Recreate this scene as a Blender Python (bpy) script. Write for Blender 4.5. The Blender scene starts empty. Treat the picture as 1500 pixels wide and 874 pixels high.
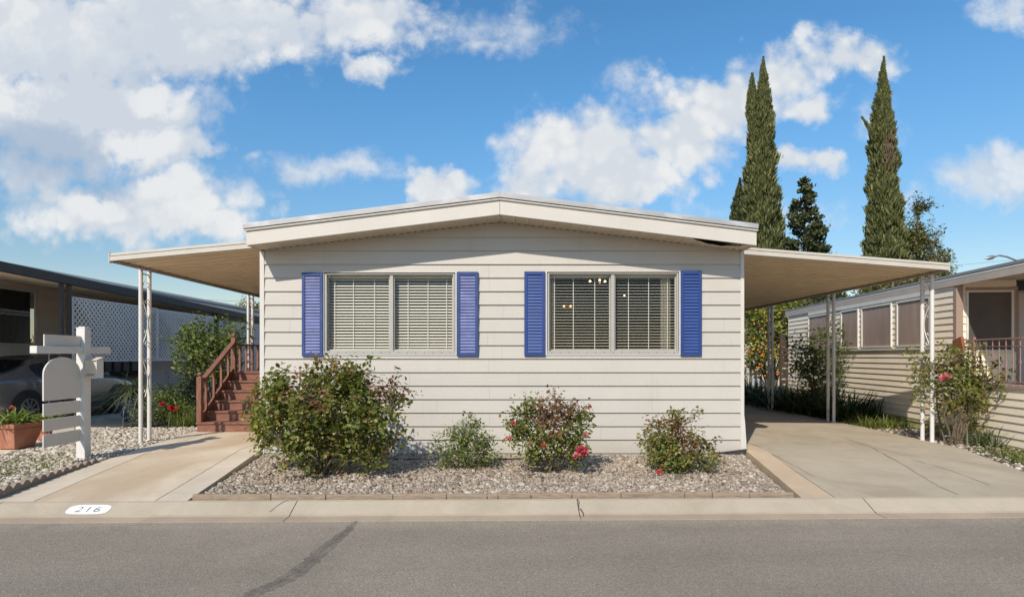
import bpy, math, random
import numpy as np
from mathutils import Vector, Matrix
R = math.radians
rng = random.Random(7)
nrg = np.random.default_rng(11)
scene = bpy.context.scene
COL = scene.collection
EYE = 1.6; F = 870.0; VX = 747.0; VY = 522.0

def P(x, y, Y):
    """photo pixel at depth Y -> world point"""
    return Vector(((x - VX) / F * Y, Y, EYE - (y - VY) / F * Y))

# ---------------------------------------------------------------- objects
def tag(o, label=None, cat=None, group=None, kind=None):
    if label: o['label'] = label
    if cat: o['category'] = cat
    if group: o['group'] = group
    if kind: o['kind'] = kind
    return o

def thing(name, label, cat, loc=(0, 0, 0), rz=0.0, group=None):
    o = bpy.data.objects.new(name, None)
    o.empty_display_size = 0.1
    COL.objects.link(o)
    o.location = loc; o.rotation_euler = (0, 0, rz)
    return tag(o, label, cat, group)

def origin(parent):
    if parent is None: return Vector((0, 0, 0))
    r = parent
    while r.parent is not None: r = r.parent
    return Vector(r.location)

def kids(o):
    return [c for c in bpy.data.objects if c.parent == o]

def copy_tree(o, parent=None):
    c = o.copy(); COL.objects.link(c)
    if parent is not None: c.parent = parent
    for k in kids(o): copy_tree(k, c)
    return c

class MB:
    def __init__(s): s.v = []; s.f = []; s.m = []
    def add(s, vs, fs, m=0):
        b = len(s.v); s.v += [tuple(v) for v in vs]
        for f in fs: s.f.append(tuple(b + i for i in f)); s.m.append(m)
        return s
    def box(s, x0, x1, y0, y1, z0, z1, m=0):
        return s.add([(x0,y0,z0),(x1,y0,z0),(x1,y1,z0),(x0,y1,z0),(x0,y0,z1),(x1,y0,z1),(x1,y1,z1),(x0,y1,z1)],
              [(3,2,1,0),(4,5,6,7),(0,1,5,4),(1,2,6,5),(2,3,7,6),(3,0,4,7)], m)
    def beam(s, p, q, w, h, up=(0,0,1), m=0):
        p = Vector(p); q = Vector(q); d = (q-p).normalized(); up = Vector(up)
        sx = d.cross(up)
        if sx.length < 1e-5: sx = d.cross(Vector((1,0,0)))
        sx.normalize(); uy = sx.cross(d).normalized()
        a = sx*w/2; b = uy*h/2
        return s.add([p-a-b,p+a-b,p+a+b,p-a+b,q-a-b,q+a-b,q+a+b,q-a+b],
              [(0,1,2,3),(7,6,5,4),(0,4,5,1),(1,5,6,2),(2,6,7,3),(3,7,4,0)], m)
    def tube(s, pts, rad, n=6, m=0, cap=True):
        pts = [Vector(p) for p in pts]
        if not hasattr(rad, '__len__'): rad = [rad]*len(pts)
        b = len(s.v); u = None
        for i, p in enumerate(pts):
            d = (pts[min(i+1,len(pts)-1)] - pts[max(i-1,0)])
            if d.length < 1e-9: d = Vector((0,0,1))
            d.normalize()
            if u is None:
                u = d.cross(Vector((0,0,1)))
                if u.length < 1e-3: u = d.cross(Vector((0,1,0)))
            else:
                u = u - d*u.dot(d)
                if u.length < 1e-4: u = d.cross(Vector((0,1,0.3)))
            u.normalize(); w = d.cross(u)
            for k in range(n):
                a = 2*math.pi*k/n
                s.v.append(tuple(p + (u*math.cos(a) + w*math.sin(a))*rad[i]))
        for i in range(len(pts)-1):
            for k in range(n):
                k2 = (k+1) % n
                s.f.append((b+i*n+k, b+i*n+k2, b+(i+1)*n+k2, b+(i+1)*n+k)); s.m.append(m)
        if cap:
            s.f.append(tuple(b+k for k in range(n))[::-1]); s.m.append(m)
            s.f.append(tuple(b+(len(pts)-1)*n+k for k in range(n))); s.m.append(m)
        return s
    def lathe(s, prof, c=(0,0,0), n=20, m=0):
        b = len(s.v); c = Vector(c)
        for (r, z) in prof:
            for k in range(n):
                a = 2*math.pi*k/n
                s.v.append((c.x+r*math.cos(a), c.y+r*math.sin(a), c.z+z))
        for i in range(len(prof)-1):
            for k in range(n):
                k2 = (k+1) % n
                s.f.append((b+i*n+k, b+i*n+k2, b+(i+1)*n+k2, b+(i+1)*n+k)); s.m.append(m)
        s.f.append(tuple(b+k for k in range(n))[::-1]); s.m.append(m)
        s.f.append(tuple(b+(len(prof)-1)*n+k for k in range(n))); s.m.append(m)
        return s
    def extr(s, poly, axis, a0, a1, m=0):
        """poly in the two other axes (order x,y,z minus axis), extruded a0..a1"""
        def mk(p, a):
            if axis == 'x': return (a, p[0], p[1])
            if axis == 'y': return (p[0], a, p[1])
            return (p[0], p[1], a)
        n = len(poly)
        vs = [mk(p, a0) for p in poly] + [mk(p, a1) for p in poly]
        fs = [tuple(range(n))[::-1], tuple(range(n, 2*n))]
        for i in range(n):
            j = (i+1) % n; fs.append((i, j, n+j, n+i))
        return s.add(vs, fs, m)
    def slab(s, poly, ztop, zbot, m=0):
        """xy polygon with a top at ztop (number or function of x,y) and skirts down to zbot"""
        zt = ztop if callable(ztop) else (lambda x, y: ztop)
        n = len(poly)
        vs = [(p[0], p[1], zt(*p)) for p in poly] + [(p[0], p[1], zbot) for p in poly]
        fs = [tuple(range(n)), tuple(range(n, 2*n))[::-1]]
        for i in range(n):
            j = (i+1) % n; fs.append((i, n+i, n+j, j))
        return s.add(vs, fs, m)
    def build(s, name, mat, parent=None, smooth=False, bevel=0.0, ang=40, fix=True, local=False):
        me = bpy.data.meshes.new(name)
        o0 = Vector((0,0,0)) if local else origin(parent)
        me.from_pydata([(v[0]-o0.x, v[1]-o0.y, v[2]-o0.z) for v in s.v], [], s.f)
        if fix:
            import bmesh
            bm = bmesh.new(); bm.from_mesh(me); bmesh.ops.recalc_face_normals(bm, faces=bm.faces); bm.to_mesh(me); bm.free()
        mats = mat if isinstance(mat, (list, tuple)) else [mat]
        for mt in mats: me.materials.append(mt)
        if len(mats) > 1: me.polygons.foreach_set('material_index', s.m)
        if smooth:
            me.polygons.foreach_set('use_smooth', [True]*len(me.polygons))
            me.set_sharp_from_angle(angle=R(ang))
        o = bpy.data.objects.new(name, me); COL.objects.link(o)
        if parent is not None: o.parent = parent
        if bevel > 0:
            b = o.modifiers.new('bevel', 'BEVEL'); b.width = bevel; b.segments = 2; b.limit_method = 'ANGLE'; b.angle_limit = R(40)
        return o

def np_obj(name, V, Fc, mat, parent=None, smooth=False, local=False):
    """V (n,3), Fc (m,k) constant-size faces"""
    V = np.asarray(V, dtype=np.float32); Fc = np.asarray(Fc, dtype=np.int32)
    if not local:
        o0 = origin(parent); V = V - np.array([o0.x, o0.y, o0.z], dtype=np.float32)
    me = bpy.data.meshes.new(name)
    m, k = Fc.shape
    me.vertices.add(len(V)); me.vertices.foreach_set('co', V.ravel())
    me.loops.add(m*k); me.loops.foreach_set('vertex_index', Fc.ravel())
    me.polygons.add(m); me.polygons.foreach_set('loop_start', np.arange(0, m*k, k, dtype=np.int32))
    if smooth: me.polygons.foreach_set('use_smooth', np.ones(m, dtype=bool))
    me.update(calc_edges=True); me.validate()
    me.materials.append(mat)
    o = bpy.data.objects.new(name, me); COL.objects.link(o)
    if parent is not None: o.parent = parent
    return o

# ---------------------------------------------------------------- materials
class NT:
    def __init__(s, nt): s.nt = nt
    def n(s, t, **kw):
        nd = s.nt.nodes.new(t)
        for k, v in kw.items():
            if k in ('operation','blend_type','data_type','noise_dimensions','feature','distance','sky_type','interpolation_type','clamp','use_clamp','wave_type','bands_direction','noise_type','vector_type','mode'):
                setattr(nd, k, v)
            else:
                nd.inputs[k.replace('_', ' ')].default_value = v
        return nd
    def l(s, a, b): s.nt.links.new(a, b)
    def put(s, sock, v):
        if hasattr(v, 'default_value') or hasattr(v, 'is_linked'): s.l(v, sock)
        else: sock.default_value = v
    def math(s, op, a, b=None, c=None, clamp=False):
        nd = s.nt.nodes.new('ShaderNodeMath'); nd.operation = op; nd.use_clamp = clamp
        s.put(nd.inputs[0], a)
        if b is not None: s.put(nd.inputs[1], b)
        if c is not None: s.put(nd.inputs[2], c)
        return nd.outputs[0]
    def vmath(s, op, a, b=None):
        nd = s.nt.nodes.new('ShaderNodeVectorMath'); nd.operation = op
        s.put(nd.inputs[0], a)
        if b is not None: s.put(nd.inputs[1], b)
        return nd.outputs['Value'] if op in ('LENGTH','DOT_PRODUCT','DISTANCE') else nd.outputs[0]
    def mix(s, fac, a, b, blend='MIX'):
        nd = s.nt.nodes.new('ShaderNodeMix'); nd.data_type = 'RGBA'; nd.blend_type = blend
        s.put(nd.inputs[0], fac); s.put(nd.inputs[6], c4(a)); s.put(nd.inputs[7], c4(b))
        return nd.outputs[2]
    def ramp(s, fac, stops, interp='LINEAR'):
        nd = s.nt.nodes.new('ShaderNodeValToRGB'); cr = nd.color_ramp; cr.interpolation = interp
        while len(cr.elements) < len(stops): cr.elements.new(0.5)
        for e, (p, c) in zip(cr.elements, stops):
            e.position = p; e.color = c4(c)
        s.put(nd.inputs[0], fac)
        return nd.outputs[0]
    def noise(s, vec, scale, detail=4, rough=0.55, dist=0.0):
        nd = s.nt.nodes.new('ShaderNodeTexNoise')
        if vec is not None: s.l(vec, nd.inputs['Vector'])
        nd.inputs['Scale'].default_value = scale; nd.inputs['Detail'].default_value = detail
        nd.inputs['Roughness'].default_value = rough; nd.inputs['Distortion'].default_value = dist
        return nd.outputs['Fac']
    def smooth(s, v, a, b):
        nd = s.nt.nodes.new('ShaderNodeMapRange'); nd.interpolation_type = 'SMOOTHSTEP'
        s.put(nd.inputs[0], v); nd.inputs[1].default_value = a; nd.inputs[2].default_value = b
        return nd.outputs[0]

def c4(c):
    if isinstance(c, (tuple, list)) and len(c) == 3: return (c[0], c[1], c[2], 1.0)
    if isinstance(c, (int, float)): return (c, c, c, 1.0)
    return c

def srgb(r, g, b):
    f = lambda u: (u/255/12.92) if u/255 <= 0.04045 else ((u/255+0.055)/1.055)**2.4
    return (f(r), f(g), f(b))

MATS = {}
def new_mat(name):
    m = bpy.data.materials.new(name); m.use_nodes = True
    nt = m.node_tree; nt.nodes.clear()
    k = NT(nt); out = nt.nodes.new('ShaderNodeOutputMaterial')
    MATS[name] = m
    return m, k, out

def geo_pos(k):
    return k.nt.nodes.new('ShaderNodeNewGeometry').outputs['Position']

def mat(name, col, rough=0.6, var=0.12, scale=3.0, bump=0.0, bscale=60.0, metal=0.0, spec=0.5, island=0.0, dirt=None, dirt_amt=0.0, dscale=1.2, stretch=None, coat=0.0):
    m, k, out = new_mat(name)
    b = k.nt.nodes.new('ShaderNodeBsdfPrincipled')
    tc = k.nt.nodes.new('ShaderNodeTexCoord')
    vec = tc.outputs['Object']
    if stretch:
        mp = k.nt.nodes.new('ShaderNodeMapping'); mp.inputs['Scale'].default_value = stretch
        k.l(vec, mp.inputs[0]); vec = mp.outputs[0]
    nz = k.noise(vec, scale, 6, 0.6)
    lo = tuple(c*(1-var) for c in col); hi = tuple(min(1, c*(1+var)) for c in col)
    colr = k.ramp(nz, [(0.3, lo), (0.7, hi)])
    if island:
        g = k.nt.nodes.new('ShaderNodeNewGeometry')
        v = k.math('MULTIPLY_ADD', g.outputs['Random Per Island'], 2*island, 1-island)
        nd = k.vmath('SCALE', colr); nd = None
        sc = k.nt.nodes.new('ShaderNodeVectorMath'); sc.operation = 'SCALE'
        k.l(colr, sc.inputs[0]); k.l(v, sc.inputs['Scale']); colr = sc.outputs[0]
    if dirt is not None:
        dn = k.noise(vec, dscale, 8, 0.65, 0.3)
        fac = k.math('MULTIPLY', k.smooth(dn, 0.45, 0.75), dirt_amt)
        colr = k.mix(fac, colr, dirt)
    k.l(colr, b.inputs['Base Color'])
    b.inputs['Roughness'].default_value = rough; b.inputs['Metallic'].default_value = metal
    b.inputs['Specular IOR Level'].default_value = spec
    b.inputs['Coat Weight'].default_value = coat
    if bump > 0:
        bn = k.noise(vec, bscale, 4, 0.6)
        bp = k.nt.nodes.new('ShaderNodeBump'); bp.inputs['Strength'].default_value = bump; bp.inputs['Distance'].default_value = 0.01
        k.l(bn, bp.inputs['Height']); k.l(bp.outputs[0], b.inputs['Normal'])
    k.l(b.outputs[0], out.inputs[0])
    return m

def leaf_mat(name, stops, trans=0.35, rough=0.5, spec=0.35):
    """leaf colours picked per leaf"""
    m, k, out = new_mat(name)
    g = k.nt.nodes.new('ShaderNodeNewGeometry')
    colr = k.ramp(g.outputs['Random Per Island'], stops, 'LINEAR')
    b = k.nt.nodes.new('ShaderNodeBsdfPrincipled')
    k.l(colr, b.inputs['Base Color']); b.inputs['Roughness'].default_value = rough
    b.inputs['Specular IOR Level'].default_value = spec
    t = k.nt.nodes.new('ShaderNodeBsdfTranslucent')
    tcol = k.mix(1.0, colr, (1.25, 1.3, 0.55), 'MULTIPLY'); k.l(tcol, t.inputs[0])
    mx = k.nt.nodes.new('ShaderNodeMixShader'); mx.inputs[0].default_value = trans
    k.l(b.outputs[0], mx.inputs[1]); k.l(t.outputs[0], mx.inputs[2]); k.l(mx.outputs[0], out.inputs[0])
    return m

def glass_mat(name, tint=(0.9,0.92,0.93), ior=1.5, rough=0.0, boost=1.0):
    m, k, out = new_mat(name)
    tr = k.nt.nodes.new('ShaderNodeBsdfTransparent'); tr.inputs[0].default_value = c4(tint)
    gl = k.nt.nodes.new('ShaderNodeBsdfGlossy'); gl.inputs['Roughness'].default_value = rough
    lw = k.nt.nodes.new('ShaderNodeLayerWeight'); lw.inputs[0].default_value = 0.5
    f = k.math('MULTIPLY_ADD', k.math('POWER', lw.outputs['Facing'], 4.0), 0.9, 0.045*boost, clamp=True)
    mx = k.nt.nodes.new('ShaderNodeMixShader')
    k.l(f, mx.inputs[0]); k.l(tr.outputs[0], mx.inputs[1]); k.l(gl.outputs[0], mx.inputs[2]); k.l(mx.outputs[0], out.inputs[0])
    return m

def emit_mat(name, col, s):
    m, k, out = new_mat(name)
    e = k.nt.nodes.new('ShaderNodeEmission'); e.inputs[0].default_value = c4(col); e.inputs[1].default_value = s
    k.l(e.outputs[0], out.inputs[0]); return m

def wood_mat(name, col, dark, axis_scale=(3,3,3), rough=0.6):
    m, k, out = new_mat(name)
    tc = k.nt.nodes.new('ShaderNodeTexCoord')
    mp = k.nt.nodes.new('ShaderNodeMapping'); mp.inputs['Scale'].default_value = axis_scale; k.l(tc.outputs['Object'], mp.inputs[0])
    n1 = k.noise(mp.outputs[0], 4, 8, 0.65, 0.6)
    g = k.nt.nodes.new('ShaderNodeNewGeometry')
    v = k.math('ADD', n1, k.math('MULTIPLY_ADD', g.outputs['Random Per Island'], 0.16, -0.08))
    colr = k.ramp(v, [(0.3, dark), (0.52, col), (0.75, tuple(min(1, c*1.35) for c in col))])
    b = k.nt.nodes.new('ShaderNodeBsdfPrincipled'); k.l(colr, b.inputs['Base Color']); b.inputs['Roughness'].default_value = rough
    bp = k.nt.nodes.new('ShaderNodeBump'); bp.inputs['Strength'].default_value = 0.4; bp.inputs['Distance'].default_value = 0.006
    k.l(n1, bp.inputs['Height']); k.l(bp.outputs[0], b.inputs['Normal'])
    k.l(b.outputs[0], out.inputs[0]); return m

def asphalt_mat():
    m, k, out = new_mat('asphalt')
    p = geo_pos(k)
    big = k.noise(p, 0.45, 5, 0.6, 0.5); med = k.noise(p, 4.0, 5, 0.65); fine = k.noise(p, 190, 2, 0.7)
    base = k.ramp(big, [(0.28, (0.228,0.190,0.148)), (0.72, (0.325,0.272,0.214))])
    base = k.mix(k.math('MULTIPLY', k.smooth(med, 0.5, 0.75), 0.35), base, (0.235,0.200,0.152))
    # long tyre-worn bands along the street
    mp = k.nt.nodes.new('ShaderNodeMapping'); mp.inputs['Scale'].default_value = (0.12, 1.5, 1); k.l(p, mp.inputs[0])
    band = k.noise(mp.outputs[0], 1.1, 4, 0.55, 0.3)
    base = k.mix(k.math('MULTIPLY', k.smooth(band, 0.5, 0.72), 0.5), base, (0.215,0.186,0.145))
    # grit and dust washed against the kerb
    sp_ = k.nt.nodes.new('ShaderNodeSeparateXYZ'); k.l(p, sp_.inputs[0])
    edge = k.math('MULTIPLY_ADD', sp_.outputs[0], -0.0198, sp_.outputs[1])
    edge = k.math('ADD', edge, k.math('MULTIPLY_ADD', med, 0.7, -0.35))
    base = k.mix(k.math('MULTIPLY', k.smooth(edge, 5.45, 5.85), 0.5), base, (0.40,0.33,0.24))
    vor = k.nt.nodes.new('ShaderNodeTexVoronoi'); vor.inputs['Scale'].default_value = 115; k.l(p, vor.inputs['Vector'])
    stone = k.ramp(vor.outputs['Color'], [(0.0, (0.55,0.55,0.55)), (0.55, (0.95,0.95,0.95)), (0.93, (1.25,1.22,1.18)), (1.0, (2.3,2.25,2.1))])
    base = k.mix(0.8, base, stone, 'MULTIPLY')
    v2 = k.nt.nodes.new('ShaderNodeTexVoronoi'); v2.inputs['Scale'].default_value = 22; k.l(p, v2.inputs['Vector'])
    fleck = k.math('MULTIPLY', k.smooth(v2.outputs['Distance'], 0.16, 0.10), k.smooth(k.noise(p, 9, 2), 0.62, 0.68))
    base = k.mix(k.math('MULTIPLY', fleck, 0.7), base, (0.62,0.58,0.52))
    b = k.nt.nodes.new('ShaderNodeBsdfPrincipled'); k.l(base, b.inputs['Base Color'])
    b.inputs['Roughness'].default_value = 0.85; b.inputs['Specular IOR Level'].default_value = 0.3
    bp = k.nt.nodes.new('ShaderNodeBump'); bp.inputs['Strength'].default_value = 0.6; bp.inputs['Distance'].default_value = 0.006
    h = k.math('ADD', vor.outputs['Distance'], fine); k.l(h, bp.inputs['Height']); k.l(bp.outputs[0], b.inputs['Normal'])
    k.l(b.outputs[0], out.inputs[0]); return m

def siding_mat(name, col, dirt):
    m, k, out = new_mat(name)
    g = k.nt.nodes.new('ShaderNodeNewGeometry'); p = g.outputs['Position']
    n1 = k.noise(p, 1.1, 6, 0.6); n3 = k.noise(p, 70, 3, 0.6)
    mp = k.nt.nodes.new('ShaderNodeMapping'); mp.inputs['Scale'].default_value = (9, 1, 0.8); k.l(p, mp.inputs[0])
    streak = k.noise(mp.outputs[0], 1.5, 6, 0.65)
    mp2 = k.nt.nodes.new('ShaderNodeMapping'); mp2.inputs['Scale'].default_value = (0.5, 1, 26); k.l(p, mp2.inputs[0])
    grain = k.noise(mp2.outputs[0], 2.0, 5, 0.6)
    c = k.ramp(n1, [(0.3, tuple(x*0.96 for x in col)), (0.7, tuple(x*1.03 for x in col))])
    isl = k.math('MULTIPLY_ADD', g.outputs['Random Per Island'], 0.05, 0.975)
    sc = k.nt.nodes.new('ShaderNodeVectorMath'); sc.operation = 'SCALE'; k.l(c, sc.inputs[0]); k.l(isl, sc.inputs['Scale']); c = sc.outputs[0]
    c = k.mix(1.0, c, k.ramp(grain, [(0.3, (0.965,)*3), (0.7, (1.025,)*3)]), 'MULTIPLY')
    c = k.mix(k.math('MULTIPLY', k.smooth(streak, 0.55, 0.8), 0.22), c, dirt)
    # splash stains low on the wall
    sep = k.nt.nodes.new('ShaderNodeSeparateXYZ'); k.l(p, sep.inputs[0])
    low = k.math('ADD', sep.outputs[2], k.math('MULTIPLY_ADD', n1, 0.5, -0.25))
    c = k.mix(k.math('MULTIPLY', k.smooth(low, 0.42, 0.06), 0.45), c, dirt)
    b = k.nt.nodes.new('ShaderNodeBsdfPrincipled'); k.l(c, b.inputs['Base Color']); b.inputs['Roughness'].default_value = 0.5
    b.inputs['Specular IOR Level'].default_value = 0.4
    bp = k.nt.nodes.new('ShaderNodeBump'); bp.inputs['Strength'].default_value = 0.16; bp.inputs['Distance'].default_value = 0.01
    wav = k.noise(p, 2.6, 3, 0.5)
    k.l(k.math('MULTIPLY_ADD', wav, 3.0, n3), bp.inputs['Height']); k.l(bp.outputs[0], b.inputs['Normal'])
    k.l(b.outputs[0], out.inputs[0]); return m

def concrete_mat(name, col, stain, stain_amt=0.5, sscale=0.9, lo=0.45, hi=0.7):
    m, k, out = new_mat(name)
    p = geo_pos(k)
    n1 = k.noise(p, 1.6, 8, 0.65, 0.4); n2 = k.noise(p, 14, 6, 0.7); n3 = k.noise(p, 160, 3, 0.7)
    c = k.ramp(n1, [(0.3, tuple(x*0.86 for x in col)), (0.7, tuple(x*1.08 for x in col))])
    mp = k.nt.nodes.new('ShaderNodeMapping'); mp.inputs['Scale'].default_value = (1, 0.55, 1); mp.inputs['Location'].default_value = (3.1, 1.7, 0); k.l(p, mp.inputs[0])
    st = k.noise(mp.outputs[0], sscale, 7, 0.62, 0.8)
    c = k.mix(k.math('MULTIPLY', k.smooth(st, lo, hi), stain_amt), c, stain)
    c = k.mix(k.math('MULTIPLY', k.smooth(n2, 0.52, 0.78), 0.25), c, tuple(x*0.68 for x in col))
    spk = k.ramp(n3, [(0.3, (0.86,)*3), (0.7, (1.1,)*3)])
    c = k.mix(1.0, c, spk, 'MULTIPLY')
    b = k.nt.nodes.new('ShaderNodeBsdfPrincipled'); k.l(c, b.inputs['Base Color']); b.inputs['Roughness'].default_value = 0.85
    b.inputs['Specular IOR Level'].default_value = 0.25
    bp = k.nt.nodes.new('ShaderNodeBump'); bp.inputs['Strength'].default_value = 0.25; bp.inputs['Distance'].default_value = 0.006
    k.l(k.math('ADD', n3, n2), bp.inputs['Height']); k.l(bp.outputs[0], b.inputs['Normal'])
    k.l(b.outputs[0], out.inputs[0]); return m

def stones_mat(name, stops):
    m, k, out = new_mat(name)
    g = k.nt.nodes.new('ShaderNodeNewGeometry')
    c = k.ramp(g.outputs['Random Per Island'], stops, 'LINEAR')
    n = k.noise(g.outputs['Position'], 55, 4, 0.7)
    c = k.mix(1.0, c, k.ramp(n, [(0.3, (0.82,)*3), (0.7, (1.1,)*3)]), 'MULTIPLY')
    b = k.nt.nodes.new('ShaderNodeBsdfPrincipled'); k.l(c, b.inputs['Base Color']); b.inputs['Roughness'].default_value = 0.75
    b.inputs['Specular IOR Level'].default_value = 0.3
    k.l(b.outputs[0], out.inputs[0]); return m

# ---------------------------------------------------------------- plants
def unit(a):
    return a / np.maximum(np.linalg.norm(a, axis=-1, keepdims=True), 1e-9)

def leaves(pos, dirs, size, aspect=0.55, fold=0.25, droop=0.15, seed=0, hint=None, hn=0.55):
    """folded ovate leaves: 6 verts / 2 quads each; pos, dirs (n,3), size (n,)"""
    rg = np.random.default_rng(seed)
    n = len(pos); d = unit(dirs)
    r = unit(rg.normal(size=(n, 3))) if hint is None else unit(unit(hint) + rg.normal(size=(n, 3))*hn)
    s = unit(np.cross(d, r)); u = np.cross(s, d)
    L = size[:, None]; w = L*aspect*0.5
    base = pos; tip = pos + d*L - u*L*droop
    l1 = pos + d*L*0.32 + s*w*0.95 + u*w*fold; l2 = pos + d*L*0.70 + s*w*0.8 + u*(w*fold - L*droop*0.5)
    r1 = pos + d*L*0.32 - s*w*0.95 + u*w*fold; r2 = pos + d*L*0.70 - s*w*0.8 + u*(w*fold - L*droop*0.5)
    V = np.stack([base, l1, l2, tip, r2, r1], 1).reshape(-1, 3)
    i = np.arange(n)[:, None]*6
    Fc = np.concatenate([i+np.array([[0,3,2,1]]), i+np.array([[0,5,4,3]])], 0)
    return V, Fc

def blades(base, dirs, length, width, bend=0.5, seg=4, seed=0):
    """strap leaves that arch over"""
    n = len(base); d = unit(dirs)
    side = unit(np.cross(d, np.array([[0,0,1.0]])) + 1e-6)
    V = np.zeros((n, (seg+1)*2, 3))
    out = d.copy(); out[:, 2] = 0; out = unit(out + 1e-9)
    for i in range(seg+1):
        t = i/seg
        c = base + d*length[:, None]*t + (out*0.55 - np.array([[0,0,1.0]])*0.75)*(length[:, None]*bend[:, None]*t*t if hasattr(bend,'__len__') else length[:, None]*bend*t*t)
        w = width[:, None]*(1-t**2.2)*0.5 + 0.0008
        V[:, 2*i] = c - side*w; V[:, 2*i+1] = c + side*w
    Fc = []
    for i in range(seg): Fc.append([2*i, 2*i+1, 2*i+3, 2*i+2])
    k = (seg+1)*2
    Fc = (np.arange(n)[:, None, None]*k + np.array(Fc)[None]).reshape(-1, 4)
    return V.reshape(-1, 3), Fc

def in_blobs(blobs, n, rg, inner=0.3):
    b = np.array([x[:6] for x in blobs], float)
    w = b[:, 3]*b[:, 4]*b[:, 5]; w = w**0.8; w /= w.sum()
    idx = rg.choice(len(b), n, p=w)
    d = unit(rg.normal(size=(n, 3)))
    r = (inner**3 + (1-inner**3)*rg.random(n))**(1/3)
    return b[idx, :3] + d*b[idx, 3:6]*r[:, None], d, idx

def bush(root, blobs, nclump, per, leaf, lmat, smat, base=None, seed=1, canes=9, spread=0.085, aspect=0.6, cane_r=0.011, top_mat=None, top_frac=0.0, inner=0.3, twig=True, name='foliage', up=0.5, base_r=0.08):
    rg = np.random.default_rng(seed)
    O = origin(root)
    base = np.array([O.x, O.y, O.z]) if base is None else np.array(base)
    C, D, _ = in_blobs(blobs, nclump, rg, inner)
    C = C + base
    keep = C[:, 2] > base[2] + 0.06
    C, D = C[keep], D[keep]
    pts = []; dirs = []; hints = []
    cen = C.mean(0)
    for c, d in zip(C, D):
        k = int(per*(0.6+0.8*rg.random()))
        ax = unit(d*0.6 + np.array([0,0,up]) + rg.normal(size=3)*0.45)
        t = rg.normal(size=(k, 1))*spread*1.2
        t = np.clip(t, -1.7*spread, 1.7*spread); p = c + ax*t + np.clip(rg.normal(size=(k, 3)), -1.5, 1.5)*spread*0.55
        dd_ = rg.normal(size=(k, 3))*np.array([.9,.9,.55]) + ax*0.35; pts.append(p); dirs.append(unit(dd_))
        hints.append(np.tile(unit(c-cen)*0.75 + np.array([0,-.12,0.85]), (k, 1)))
    pts = np.concatenate(pts); dirs = np.concatenate(dirs); hints = np.concatenate(hints)
    keep = pts[:, 2] > base[2] + 0.02
    pts, dirs, hints = pts[keep], dirs[keep], hints[keep]
    size = leaf*(0.42+0.95*rg.random(len(pts))**1.4)
    if top_mat is not None and top_frac > 0:
        # bronze new growth sits on whole shoots
        tree = (rg.random(len(C)) < top_frac*2.2) & (C[:, 2]+.25*(C[:, 0]-cen[0]) > np.quantile(C[:, 2]+.25*(C[:, 0]-cen[0]), .55))
        near = np.argmin(((pts[:, None, :2] - C[None, ::7, :2])**2).sum(-1) + ((pts[:, None, 2] - C[None, ::7, 2])**2), axis=1) if len(C) > 14 else np.zeros(len(pts), int)
        sel = tree[::7][near] if len(C) > 14 else np.zeros(len(pts), bool)
        V, Fc = leaves(pts[sel], dirs[sel], size[sel]*0.9, aspect, seed=seed+1, hint=hints[sel])
        if sel.sum(): np_obj('new_growth', V, Fc, top_mat, root)
        pts, dirs, size, hints = pts[~sel], dirs[~sel], size[~sel], hints[~sel]
    V, Fc = leaves(pts, dirs, size, aspect, seed=seed, hint=hints)
    np_obj(name, V, Fc, lmat, root)
    if canes:
        mb = MB(); rr = random.Random(seed); skel = []
        order = list(range(len(C))); rr.shuffle(order)
        for j in order[:canes]:
            q = C[j]; b0 = base + np.array([rr.uniform(-1,1)*base_r, rr.uniform(-1,1)*base_r, -0.03])
            line = []
            for i in range(7):
                t = i/6
                p = b0*(1-t) + q*t
                p = p + np.array([0, 0, 1.0])*(0.18*math.sin(math.pi*t)*np.linalg.norm((q-b0)[:2])) + np.array([rr.uniform(-1,1), rr.uniform(-1,1), 0])*0.025*math.sin(math.pi*t)
                line.append(p)
            mb.tube(line, [cane_r*(1-0.65*i/6) for i in range(7)], 5)
            skel += line[1:]
        if twig:
            S = np.array(skel)
            for j in order[canes:]:
                q = C[j]; dd = ((S - q)**2).sum(1) + 2.0*np.maximum(0, S[:, 2]-q[2])**2
                s0 = S[np.argmin(dd)]
                mid = (s0+q)/2 + np.array([0,0,-0.02])
                mb.tube([s0, mid, q], [cane_r*0.4, cane_r*0.32, cane_r*0.2], 4, cap=False)
        mb.build('stem', smat, root, smooth=True, fix=False)

def rose_flower(root, c, r, fmat, seed, name='flower'):
    rg = np.random.default_rng(seed); c = np.array(c)
    pts = []; dirs = []; sz = []
    for ring, (n, el, rad) in enumerate([(5, 1.2, 0.15), (7, 0.75, 0.3), (9, 0.25, 0.42), (8, -0.15, 0.45)]):
        for i in range(n):
            a = 2*math.pi*(i/n) + ring*0.5 + rg.random()*0.4
            d = np.array([math.cos(a)*math.cos(el), math.sin(a)*math.cos(el)*0.8 - 0.15, math.sin(el)])
            pts.append(c + d*r*rad*0.5); dirs.append(d); sz.append(r*(0.75+0.3*rg.random()))
    V, Fc = leaves(np.array(pts), np.array(dirs), np.array(sz), 1.1, fold=0.5, droop=-0.25, seed=seed)
    return np_obj(name, V, Fc, fmat, root, smooth=True)

def ico():
    t = (1+5**0.5)/2
    v = np.array([(-1,t,0),(1,t,0),(-1,-t,0),(1,-t,0),(0,-1,t),(0,1,t),(0,-1,-t),(0,1,-t),(t,0,-1),(t,0,1),(-t,0,-1),(-t,0,1)], float)
    v = unit(v)
    f = np.array([(0,11,5),(0,5,1),(0,1,7),(0,7,10),(0,10,11),(1,5,9),(5,11,4),(11,10,2),(10,7,6),(7,1,8),(3,9,4),(3,4,2),(3,2,6),(3,6,8),(3,8,9),(4,9,5),(2,4,11),(6,2,10),(8,6,7),(9,8,1)])
    return v, f

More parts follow.
